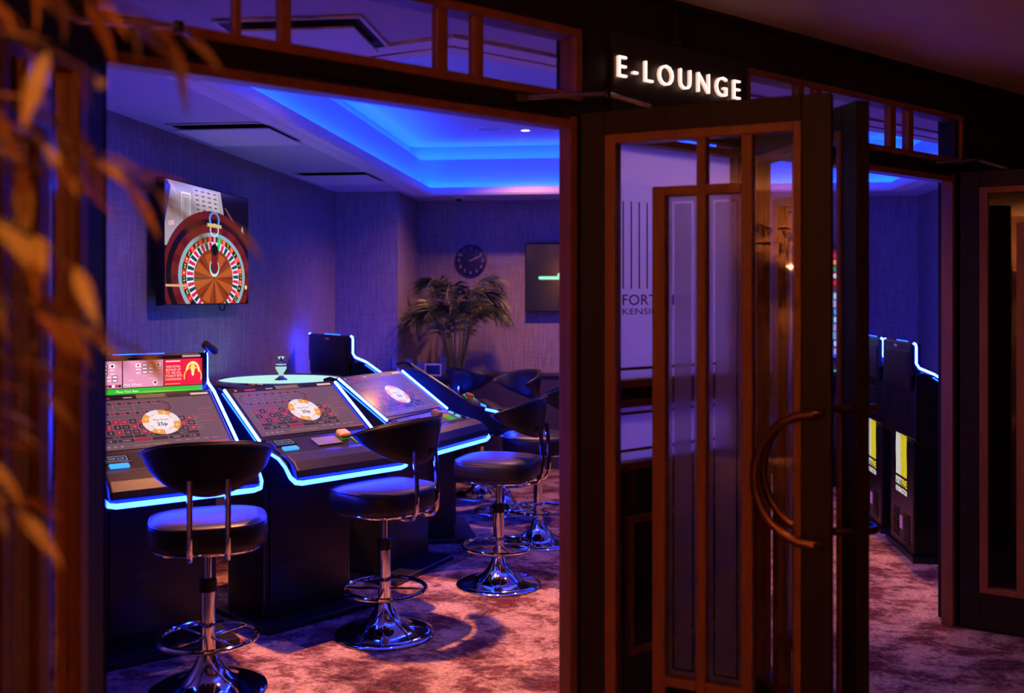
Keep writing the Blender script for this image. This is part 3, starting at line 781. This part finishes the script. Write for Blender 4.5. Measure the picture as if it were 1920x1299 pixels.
        MB().tube([(.32, .40, 1.31), (.33, .37, 1.345)], .006, 8).build('camera_stalk', M_plastic, t)
    return t
def strip_camera(t):
    for c in kids(t):
        if c.name.startswith('camera_'): bpy.data.objects.remove(c)
def sheet_mesh(sh):
    tmp = empty('tmp'); o = sh.build('tmp_sheet', tmp, (0, 0, 0), (0, 0, 0)); m = o.data; bpy.data.objects.remove(o); bpy.data.objects.remove(tmp); m.use_fake_user = False; return m
board_mesh = sheet_mesh(board_sheet()); topper_mesh = sheet_mesh(topper_sheet()); logo_mesh = sheet_mesh(logo_sheet())
tA = make_terminal('roulette_terminal', False); tB = make_terminal('roulette_terminal', True)
usedA = usedB = False; 
def place_terminal(x, y, yawdeg, topper, lab, grp):
    global usedA, usedB
    if topper: t = copy_tree(tB) if usedB else tB; usedB = True
    else: t = copy_tree(tA) if usedA else tA; usedA = True
    if topper and yawdeg > 40: strip_camera(t)
    t.matrix_world = at(x, y, 0, R(yawdeg)); return tag(t, lab, 'gaming terminal', grp)
G1 = 'roulette terminals around the wheel'
place_terminal(-1.557, 4.462, 36.3, True, 'roulette terminal with pink payout topper screen nearest the indoor tree', G1)
place_terminal(-.982, 4.97, 45.5, False, 'roulette terminal in front of the glowing wheel with orange button', G1)
place_terminal(-.567, 5.805, 63.7, False, 'roulette terminal with blue light glare across its screen and pale chip', G1)
t4 = place_terminal(-.36, 6.78, 100, False, 'roulette terminal turned away, its sloping dark side beside the glare screen', G1)
for c in kids(t4):
    if c.name.startswith('side_light'): bpy.data.objects.remove(c)
place_terminal(-1.0, 7.53, 127, True, 'terminal seen from behind past the wheel, with a tall dark topper', G1)
uR = Vector((.1115, .9938))
G2 = 'upright terminals seen from behind'
place_terminal(2.854, 6.235, 83.6, True, 'terminal with yellow logo back and big black side, nearest the end doorway', G2)
place_terminal(2.938, 6.987, 83.6, True, 'terminal with yellow logo back partly hidden by the edge-on door leaf', G2)

# upright slot machine against the far wall, glimpsed between the door leaves
sm = empty('slot_machine'); p = rm(1.62, 8.86); sm.matrix_world = at(p.x, p.y, 0, RA)
MB().prism([(-.25, 0), (.25, 0), (.25, 2.06), (-.02, 2.06), (-.06, 2.0), (-.06, 1.06), (-.25, .94)], -.30, .30).build('cabinet', M_black, sm, bevel=.01)
box('button_deck', M_plastic, sm, -.27, .27, -.30, -.06, .93, .97, bevel=.01)
for k in range(5): box('button', scr(((230, 60, 60), (240, 200, 60), (220, 220, 230), (60, 140, 240), (60, 200, 110))[k]), sm, -.22+k*.09, -.15+k*.09, -.25, -.19, .965, .982, bevel=.004)
for s_ in (-1, 1): MB().tube([(s_*.285, -.065, 1.0), (s_*.285, -.065, 2.03)], .008, 8).build('edge_light', emat((.02, .12, 1.0), 4.), sm)
sh = Sheet(scr, step=.0004); r_ = random.Random(5)
sh.rect(-.25, .25, 1.08, 2.00, (40, 60, 120), 0); sh.rect(-.25, .25, 1.66, 2.00, (120, 16, 30), 1)
for k in range(5):
    for q in range(5):
        x0, y0 = -.235+k*.096, 1.70+q*.058; sh.disc(x0+.04, y0+.02, .034, .022, ((226, 40, 50), (236, 220, 226), (60, 150, 90), (240, 170, 60))[(k*2+q) % 4], 2, 14)
for k in range(5):
    for q in range(8):
        x0, y0 = -.238+k*.096, 1.10+q*.068; sh.rect(x0, x0+.086, y0, y0+.060, ((70, 110, 210), (120, 150, 220), (170, 180, 210), (50, 80, 170))[(k+q*3) % 4], 2)
        sh.disc(x0+.043, y0+.03, .022, .024, ((210, 220, 240), (90, 170, 240), (190, 160, 220))[(k*2+q) % 3], 3, 12)
sh.build('screen', sm, (0, -.0615, 0), FRONT)
tag(sm, 'upright slot machine with colourful screen glimpsed between the open door leaves', 'slot machine')

# wheel
wh = empty('roulette_table', at(-1.392, 6.0, 0, 0))
MB().lathe([(0, 0), (.26, 0), (.26, .9), (.34, 1.0), (.372, 1.06), (.372, 1.085), (0, 1.085)], 48).build('drum', M_black, wh, smooth=True)
MB().lathe([(.362, 1.083), (.378, 1.083), (.380, 1.100), (.370, 1.108), (.362, 1.10)], 64).build('rim', M_chrome, wh, smooth=True)
MB().lathe([(0, 1.095), (.20, 1.097), (.358, 1.101), (.362, 1.097), (.362, 1.09), (0, 1.09)], 64).build('glowing_plate', emat((.55, .95, .88), .95), wh, smooth=True)
MB().lathe([(0, 1.098), (.038, 1.098), (.036, 1.104), (.016, 1.116), (.012, 1.125), (.016, 1.14), (.032, 1.165), (.035, 1.18), (.030, 1.19), (.033, 1.196), (.028, 1.206), (.014, 1.212), (.012, 1.222), (.016, 1.23), (.024, 1.24), (.022, 1.245), (0, 1.245)], 24).build('turret', M_chrome, wh, smooth=True, angle=25)
tag(wh, 'round roulette wheel table with glowing pale plate and chrome turret', 'roulette wheel')

# ================================================================== TELEVISIONS, CLOCK
TW, TH_ = 1.157, .655
tv = empty('television'); p = rm(LX+.10, 5.515, 1.888); tv.matrix_world = at(p.x, p.y, p.z, RA+R(90))
box('casing', M_plastic, tv, -TW/2-.008, TW/2+.008, 0, .045, -TH_/2-.008, TH_/2+.008, bevel=.004)
box('wall_mount', M_plastic, tv, -.2, .2, .045, .10, -.15, .15)
sh = Sheet(lambda c: scr(c, 1.25), step=.0003, clip=(-TW/2, TW/2, -TH_/2, TH_/2))
sh.rect(-TW/2, TW/2, -TH_/2, TH_/2, (10, 6, 10), 0)
sh.poly([(-.578, -.02), (-.578, .10), (-.50, .327), (.14, .327), (.20, .17), (.12, .12), (.10, .05), (-.2, .02)], (156, 146, 158), 1)
sh.poly([(-.578, .10), (-.578, .327), (-.50, .327)], (40, 34, 130), 2); sh.poly([(-.56, .327), (-.44, .25), (-.43, .26), (-.50, .327)], (190, 150, 170), 3)
for r in range(9):        # betting layout
    for k in range(4):
        y0 = .085+r*.026; x0 = -.235+k*.095-(r*.006)+.012*(4-k)
        sh.rect(x0, x0+.082, y0, y0+.021, (196, 188, 198), 2); sh.rect(x0+.006, x0+.076, y0+.004, y0+.017, (150, 132, 146), 3); sh.rect(x0+.03, x0+.05, y0+.006, y0+.015, (120, 50, 70) if (r+k) % 2 else (70, 60, 76), 4)
sh.frame(-.385, -.27, .06, .28, .010, (214, 206, 214), 2); sh.frame(-.36, -.295, .08, .26, .007, (190, 180, 190), 2)
sh.poly([(.12, .12), (.20, .17), (.24, .10), (.22, .02), (.10, .05)], (8, 5, 8), 2); sh.poly([(.20, .24), (.22, .24), (.40, .13), (.385, .125)], (130, 70, 70), 3)
sh.poly([(.30, .20), (.35, .17), (.38, .05), (.31, .06)], (6, 4, 8), 2)
sh.poly([(.44, .10), (.48, .15), (.53, .02), (.49, .0)], (170, 196, 214), 3)
for x, y, c in ((-.52, .10, (230, 170, 190)), (-.49, .105, (226, 180, 200)), (-.46, .01, (150, 190, 240)), (-.43, .02, (130, 170, 240)), (-.33, .03, (250, 160, 170))): sh.disc(x, y, .02, .014, c, 4, 14)
WX, WY, kk = .045, -.172, .54
def el(r0, r1, c, l, n=60): sh.ring(WX, WY, r0, r1, c, l, kk, n)
sh.disc(WX, WY, .66, .66*kk+.02, (92, 20, 16), 5, 60); el(.555, .615, (14, 6, 8), 6); el(.470, .555, (104, 26, 18), 6)
for k in range(16): sh.sector(WX, WY, .472, .553, R(22.5*k), R(22.5*k+9), (84, 16, 14), 7, kk)
el(.425, .470, (128, 160, 172), 7)
N37 = ('0', '32', '15', '19', '4', '21', '2', '25', '17', '34', '6', '27', '13', '36', '11', '30', '8', '23', '10', '5', '24', '16', '33', '1', '20', '14', '31', '9', '22', '18', '29', '7', '28', '12', '35', '3', '26')
for k in range(37):
    a0 = R(84)-k*2*math.pi/37; a1 = a0-2*math.pi/37
    c = (30, 150, 70) if k == 0 else ((206, 30, 36) if k % 2 else (22, 20, 24)); c2 = (40, 170, 90) if k == 0 else ((206, 30, 80) if k % 2 else (22, 60, 70))
    sh.sector(WX, WY, .372, .428, a1, a0, c, 8, kk, 2); am = (a0+a1)/2
    sh.text(N37[k], WX+.40*math.cos(am), WY+kk*.40*math.sin(am), .022, (240, 214, 90), 10, rot=am-math.pi/2)
    sh.sector(WX, WY, .282, .366, a1+.03, a0-.03, c2, 9, kk, 2)
el(.275, .372, (204, 214, 222), 8)
sh.disc(WX, WY-.01, .276, .276*kk+.02, (128, 50, 14), 10, 50)
for k in range(8): sh.sector(WX, WY-.01, .02, .272, R(22+45*k-14), R(22+45*k+8), (168, 78, 22), 11, kk, 3); sh.sector(WX, WY-.01, .05, .272, R(45*k), R(45*k+2), (36, 10, 6), 12, kk, 1)
sh.disc(WX, WY+.05, .068, .052, (176, 206, 214), 13, 24); sh.disc(WX, WY+.055, .056, .040, (90, 26, 22), 14, 24)
sh.rect(WX-.045, WX+.045, WY+.06, WY+.15, (110, 24, 22), 15); sh.disc(WX, WY+.155, .05, .034, (14, 8, 10), 16, 20); sh.rect(WX-.012, WX+.012, WY+.19, WY+.235, (220, 140, 170), 16)
sh.ring(WX, WY+.27, .05, .062, (196, 206, 226), 16, .62, 24); sh.rect(WX-.10, WX+.10, WY+.285, WY+.305, (196, 170, 100), 17); sh.ring(WX, WY+.33, .055, .075, (90, 140, 220), 16, .62, 24)
sh.disc(.53, -.23, .018, .014, (226, 200, 130), 13, 12); sh.rect(-.575, -.30, -.235, -.222, (196, 150, 120), 13)
sh.build('screen', tv, (0, -.0012, 0), FRONT)
MB().tube([(.17, .02, -TH_/2-.005), (.19, .02, -TH_/2-.04), (.24, .02, -TH_/2-.045), (.27, .02, -TH_/2-.005)], .004, 6).build('cable', M_plastic, tv)
tag(tv, 'wall television showing a wooden roulette wheel and betting cloth', 'television')

tv2 = empty('television'); p = rm(-.905+TW/2, BY-.09, 1.775); tv2.matrix_world = at(p.x, p.y, p.z, RA)
box('casing', M_plastic, tv2, -TW/2, TW/2, 0, .045, -.32, .32, bevel=.004); box('wall_mount', M_plastic, tv2, -.2, .2, .045, .09, -.15, .15)
sh = Sheet(scr, step=.0003); sh.rect(-TW/2+.012, TW/2-.012, -.305, .308, (18, 16, 40), 0); sh.rect(-.438, -.24, -.018, .012, (150, 255, 215), 1); sh.disc(-.438, -.003, .015, .015, (150, 255, 215), 1, 14); sh.disc(-.255, .022, .024, .022, (170, 255, 222), 1, 14)
sh.build('screen', tv2, (0, -.0012, 0), FRONT)
tag(tv2, 'dark wall television with a small mint green caption beside the clock', 'television')

ck = empty('wall_clock'); p = rm(-1.42, BY-.03, 1.937); ck.matrix_world = at(p.x, p.y, p.z, RA)
cm = MB().lathe([(0, 0), (.142, 0), (.147, .006), (.147, .024), (.138, .028), (0, .028)], 48).build('face', mat('clock_navy', (.016, .014, .045), .45), ck, smooth=True); cm.rotation_euler = (R(90), 0, 0); cm.location = (0, .028, 0)
sh = Sheet(pmat, step=.0006)
for h in range(1, 13):
    a = R(90-30*h); sh.text(str(h), .112*math.cos(a), .112*math.sin(a), .030, (196, 166, 210), 0)
sh.build('numerals', ck, (0, -.0012, 0), FRONT)
for nm, a, l, t_ in (('minute_hand', R(90-64), .105, .004), ('hour_hand', R(90-66), .07, .006)):
    h_ = MB().box(-.015, l, -.0045, -.003, -t_/2*1.6, t_/2*1.6).build(nm, mat('hand_pink', (.70, .42, .50), .4), ck); h_.rotation_euler = (0, -a, 0)
tag(ck, 'round navy wall clock with pale numerals showing ten past two', 'clock')

# ================================================================== CEILING FITTINGS
def vent(x, y, sx, sy, lab):
    t = empty('ceiling_vent'); p = rm(x, y, HC); t.matrix_world = at(p.x, p.y, p.z, RA)
    a, b = sx/2, sy/2
    bead_pieces = ((-a, a, -b, -b+.012), (-a, a, b-.012, b), (-a, -a+.012, -b+.012, b-.012), (a-.012, a, -b+.012, b-.012))
    for q in bead_pieces: MB().box(q[0], q[1], q[2], q[3], -.010, -.001).build('frame', M_vent, t)
    MB().box(-a+.012, a-.012, -b+.012, b-.012, -.004, -.001).build('recess', M_shadow, t)
    MB().box(-a+.035, a-.035, -b+.035, b-.035, -.034, -.026).build('panel', M_vent, t, bevel=.003)
    MB().box(-a+.14, a-.14, -b+.14, b-.14, -.026, -.004).build('hanger', M_shadow, t)
    return tag(t, lab, 'ceiling vent', 'square ceiling cassette vents')
vent(-2.08, 5.25, .58, .62, 'square ceiling vent above the roulette television')
vent(-2.08, 7.25, .58, .62, 'square ceiling vent between the column and the blue coffer')
vent(-1.08, 3.30, .50, .40, 'square ceiling vent seen through the transom window')
vent(.0, 8.90, .6, .5, 'square ceiling vent above the dark television')
def downlight(x, y, z, lab, W=LOUNGE_W, rgb=WARM_RGB, size=72, blend=.6, frame=True, world=False, tilt=(0, 0)):
    p = Vector((x, y, z)) if world else rm(x, y, z)
    t = empty('downlight', at(p.x, p.y, p.z, 0))
    MB().lathe([(.034, -.004), (.048, -.006), (.050, -.001), (.034, 0)], 28).build('bezel', M_vent, t, smooth=True)
    MB().lathe([(0, -.0015), (.034, -.0015), (.034, -.0005), (0, -.0005)], 24).build('lens', emat((1.0, .86, .66), 5.), t)
    tag(t, lab, 'downlight', 'recessed ceiling downlights')
    spot('downlight_beam', (p.x, p.y, p.z-.02), (p.x+tilt[0], p.y+tilt[1], 0), W, rgb, size, blend)
    return t
Z2 = 2.93
downlight(-1.40, 4.50, Z2, 'recessed downlight in the coffer above the nearest stool', W=LOUNGE_W*1.8, size=62, blend=.5)
downlight(-.78, 7.92, Z2, 'lit recessed downlight beside the round ceiling speaker', W=LOUNGE_W*.5, size=135, blend=.9)
downlight(.55, 5.75, Z2, 'added unseen downlight in the coffer behind the door post', W=LOUNGE_W*.22, size=60)  # extra lamp, added out of view behind the post
downlight(1.75, 6.6, Z2, 'added unseen downlight in the coffer near the upright terminals', W=LOUNGE_W*.6)  # extra lamp, added out of view over the terminals
t = empty('ceiling_speaker'); p = rm(-1.055, 7.81, Z2); t.matrix_world = at(p.x, p.y, p.z, 0)
MB().lathe([(.10, -.001), (.102, -.007), (.112, -.007), (.115, -.001)], 40).build('rim', M_vent, t, smooth=True)
MB().lathe([(0, -.004), (.10, -.004), (.10, -.001), (0, -.001)], 40).build('grille', mat('grille_grey', (.40, .38, .44), .7, bump=.4, scale=200), t)
tag(t, 'round flush ceiling speaker grille inside the blue coffer', 'speaker')
t = empty('smoke_detector'); p = rm(-1.47, 8.83, HC); t.matrix_world = at(p.x, p.y, p.z, 0)
MB().lathe([(0, -.022), (.03, -.022), (.05, -.012), (.05, 0), (0, 0)], 28).build('body', M_vent, t, smooth=True)
MB().lathe([(0, -.045), (.018, -.043), (.024, -.034), (.022, -.022), (0, -.022)], 24).build('chamber', M_plastic, t, smooth=True)
tag(t, 'small dome detector on the ceiling above the wall clock', 'detector')

p = fm(-1.92, 1.25, Z2)
downlight(p.x, p.y, Z2, 'added unseen downlight in the coffer brightening the opal glass panel', W=55, rgb=(1.0, .50, .42), size=140, blend=.3, world=True)  # lamp added inside to brighten the opal panel
# hall downlights (dim), added out of view to light doors and hall
for x, y, W, lab in ((.35, 1.35, 1.0, 'added dim hall downlight above the frosted door leaf'), (-.50, .55, 0., 'added unseen spotlight brightening the indoor tree'), (1.7, 2.7, .8, 'added dim hall downlight before the end doorway'), (-1.6, -2.2, 3.0, 'added hall lamp on the tree side, in back of the viewer'), (1.2, -2.4, 2.0, 'added hall downlight in back of the viewer')):
    if W: downlight(x, y, HH, lab, W=HALL_W*W, rgb=HALL_RGB, size=130, blend=.8, world=True)
    else: downlight(x, y, HH, lab, W=TREE_W, rgb=(1.0, .48, .14), size=62, blend=.7, world=True, tilt=(-.05, .45))  # added spotlight, aimed to brighten the foreground leaves

# wall lamps added behind the camera to light the door woodwork
def added_sconce(y, lab, W):
    t = empty('added_wall_lamp', FM @ Matrix.Translation((-9.0, y, 1.75)) @ Matrix.Rotation(math.pi/2, 4, 'Z'))
    box('back_plate', M_bronze, t, -.05, .05, -.015, 0, -.10, .10, bevel=.004)
    MB().tube([(0, -.01, -.02), (0, -.10, -.04), (0, -.14, .0)], .008, 8).build('arm', M_bronze, t, smooth=True)
    MB().lathe([(.05, 0), (.085, 0), (.06, .16), (.055, .16), (.078, .004), (.05, .004)], 24, (0, -.14, -.02)).build('shade', mat('shade_cream', (.7, .5, .3), .7), t, smooth=True)
    MB().lathe([(0, 0), (.02, .01), (.028, .04), (.02, .07), (0, .08)], 14, (0, -.14, .02)).build('bulb', emat((1.0, .62, .25), 8.), t, smooth=True)
    l = bpy.data.lights.new('added_wall_lamp_light', 'POINT'); l.energy = W; l.color = HALL_RGB; l.shadow_soft_size = .06
    o = bpy.data.objects.new('added_wall_lamp_light', l); col.objects.link(o); p = fm(-8.86, y, 1.84); o.location = p
    tag(t, lab, 'wall lamp', 'added warm lamps out of view in the hall')
added_sconce(-2.7, 'added warm wall lamp, out of view on the tree side of the hall', ADDED_SCONCE_W)
added_sconce(-5.2, 'added warm wall lamp, out of view behind the viewer', ADDED_SCONCE_W)

# ================================================================== PALM AND CONSOLE
def leaf_green(name, rgb): return mat(name, rgb, .45, var=.4, scale=9)
M_palm = leaf_green('palm_green', (.026, .042, .014)); M_stem = mat('palm_stem', (.10, .11, .04), .5)
pl = empty('potted_palm'); p = rm(-1.45, 8.58); pl.matrix_world = at(p.x, p.y, 0, 0)
MB().lathe([(0, 0), (.13, 0), (.17, .36), (.18, .38), (.165, .38), (.15, .34), (0, .34)], 32).build('pot', M_black, pl, smooth=True)
MB().lathe([(0, .345), (.15, .345), (.15, .335), (0, .335)], 24).build('soil', mat('soil', (.03, .018, .012), .9), pl)
rnd = random.Random(3)
for k in range(19):
    az = rnd.uniform(0, 2*math.pi) if k > 6 else (0.1, .5, 2.6, 3.0, -.3, -.15, 1.8)[k]
    ln = rnd.uniform(.60, .80)*(1-.35*max(0, math.sin(az))); rise = rnd.uniform(.60, 1.0); z0 = .36; n = 14
    path = []
    for i in range(n+1):
        s = i/n; r = ln*.72*(s**1.6)
        z = z0+.58*min(1, s*2.0)+rise*(s*1.25-.72*s**3)*1.32
        path.append(Vector((r*math.cos(az), r*math.sin(az), z)))
    fr = MB().tube(path, [.010-.008*i/n for i in range(n+1)], 6).build('frond', M_stem, pl, smooth=True)
    lf = MB()
    for i in range(4, n*4):
        s = i/(n*4); a = min(int(s*n), n-1); pt = path[a].lerp(path[a+1], s*n-a); tg = (path[a+1]-path[a]).normalized()
        if s < .42: continue
        sd = tg.cross(Vector((0, 0, 1))).normalized(); L_ = .21*math.sin(math.pi*min(1, (s-.30)/.75))+.05
        for sg_ in (-1, 1):
            d_ = (sd*sg_*.8+tg*.75+Vector((0, 0, -.30+rnd.uniform(-.35, .35)))).normalized(); w_ = tg*.0055+Vector((0, 0, .003))
            m1 = pt+d_*L_*.5; e_ = pt+d_*L_+Vector((0, 0, -.05))
            k0 = len(lf.v); lf.v += [tuple(pt), tuple(m1+w_), tuple(e_), tuple(m1-w_)]; lf.face((k0, k0+1, k0+2, k0+3))
    o = lf.build('leaflets', M_palm, fr); o['kind'] = 'stuff'
tag(pl, 'feathery palm in a black pot by the clock wall', 'plant')

cs = empty('console'); p = rm(-1.70, 8.12); cs.matrix_world = at(p.x, p.y, 0, RA)
box('body', M_black, cs, -.26, .26, -.16, .16, .0, .92, bevel=.006); box('top', M_black, cs, -.28, .28, -.18, .18, .92, .95, bevel=.004)
for s in (-1, 1): box('door', M_plastic, cs, min(s*.01, s*.25), max(s*.01, s*.25), -.168, -.16, .05, .88, bevel=.003)
tag(cs, 'dark console cabinet in front of the palm', 'cabinet')
def on_console(x, y): return rm(-1.70+x, 8.12+y, .95)
p = on_console(.15, -.10); fr_ = empty('card_stand', at(p.x, p.y, p.z, RA))
bead_frame(fr_, -.07, .07, 0, .10, .012, -.006, .006, mat('stand_copper', (.62, .36, .32), .35), 'frame'); box('card', M_black, fr_, -.058, .058, -.003, .003, .012, .088)
tag(fr_, 'small pink framed card stand on the console', 'card stand')
for i, (x, y, h, r) in enumerate(((-.20, 0, .16, .032), (-.08, .05, .13, .04), (.02, .02, .11, .035), (.20, .06, .15, .03))):
    p = on_console(x, y); g = MB().lathe([(0, 0), (r*.8, 0), (r, h*.5), (r*.95, h), (r*.85, h), (r*.85, h*.1), (0, h*.1)], 20).build('tumbler', mat('smoky_glass', (.10, .12, .22), .12), None, smooth=True)
    g.matrix_world = at(p.x, p.y, p.z, 0)
    tag(g, ('tall dark tumbler at the column end of the console', 'wide tumbler beside the tallest tumbler on the console', 'short tumbler in the middle of the console', 'slim tumbler behind the pink card stand')[i], 'tumbler', 'tumblers on the console')

# ================================================================== INDOOR TREE IN THE FOREGROUND
M_leaf = mat('dry_leaf', (.42, .22, .045), .5, var=.5, scale=20)
tr = empty('indoor_tree', at(-.74, 1.12, 0, 0))
MB().lathe([(0, 0), (.15, 0), (.19, .40), (.20, .42), (.18, .42), (.165, .38), (0, .38)], 32).build('pot', M_black, tr, smooth=True)
MB().lathe([(0, .385), (.165, .385), (.165, .375), (0, .375)], 24).build('soil', mat('soil', (.03, .018, .012), .9), tr)
M_bark = mat('bark', (.06, .032, .015), .8, bump=.4, scale=40)
MB().tube([(0, 0, .37), (.02, .02, .8), (.0, .0, 1.3), (.03, .02, 1.8), (.0, 0, 2.15)], [.02, .018, .016, .012, .006], 8).build('trunk', M_bark, tr, smooth=True)
lm = MB(); prof = [(0, .0), (.008, .02), (.012, .045), (.010, .07), (.005, .098), (0, .12)]
n = len(prof)
for w_, y_ in prof: lm.v += [(-w_, y_, .30*w_-y_*y_*1.6), (0, y_, -y_*y_*1.6), (w_, y_, .30*w_-y_*y_*1.6)]
for i in range(n-1):
    for q in range(2): lm.face((i*3+q, i*3+q+1, i*3+q+4, i*3+q+3))
lo_ = lm.build('leaf', M_leaf, tr, smooth=True); leafmesh = lo_.data; bpy.data.objects.remove(lo_)
rnd = random.Random(11)
branches = [(1.93, .10, .36), (1.86, -.2, .30), (1.80, .35, .26), (1.75, .05, .33), (1.66, -.1, .26), (1.60, .3, .22), (1.52, .1, .20), (1.95, .5, .34), (1.45, -.15, .16), (1.38, .2, .17), (1.72, .2, .40), (1.56, .0, .33), (1.48, .35, .14)]
for z, a, L_ in branches:
    pts = []
    for i in range(7):
        s = i/6; pts.append(Vector((L_*s*math.cos(a), L_*s*math.sin(a)*.9, z+.05*math.sin(s*2.4)-.06*s*s)))
    br_ = MB().tube(pts, [.005-.0035*i/6 for i in range(7)], 6).build('branch', M_bark, tr, smooth=True)
    for j in range(9):
        s = .25+.75*j/8; k = min(int(s*6), 5); pt = pts[k].lerp(pts[k+1], s*6-k)
        o = bpy.data.objects.new('leaf', leafmesh); col.objects.link(o); o.parent = br_; o.location = pt
        o.rotation_euler = (rnd.uniform(-1.2, .1), rnd.uniform(-.6, .6), a-math.pi/2+(1 if j % 2 else -1)*rnd.uniform(.3, 1.2)); sc_ = rnd.uniform(.55, .95); o.scale = (sc_, sc_, sc_)
tag(tr, 'blurred leafy indoor tree with dry golden leaves in the foreground', 'plant')
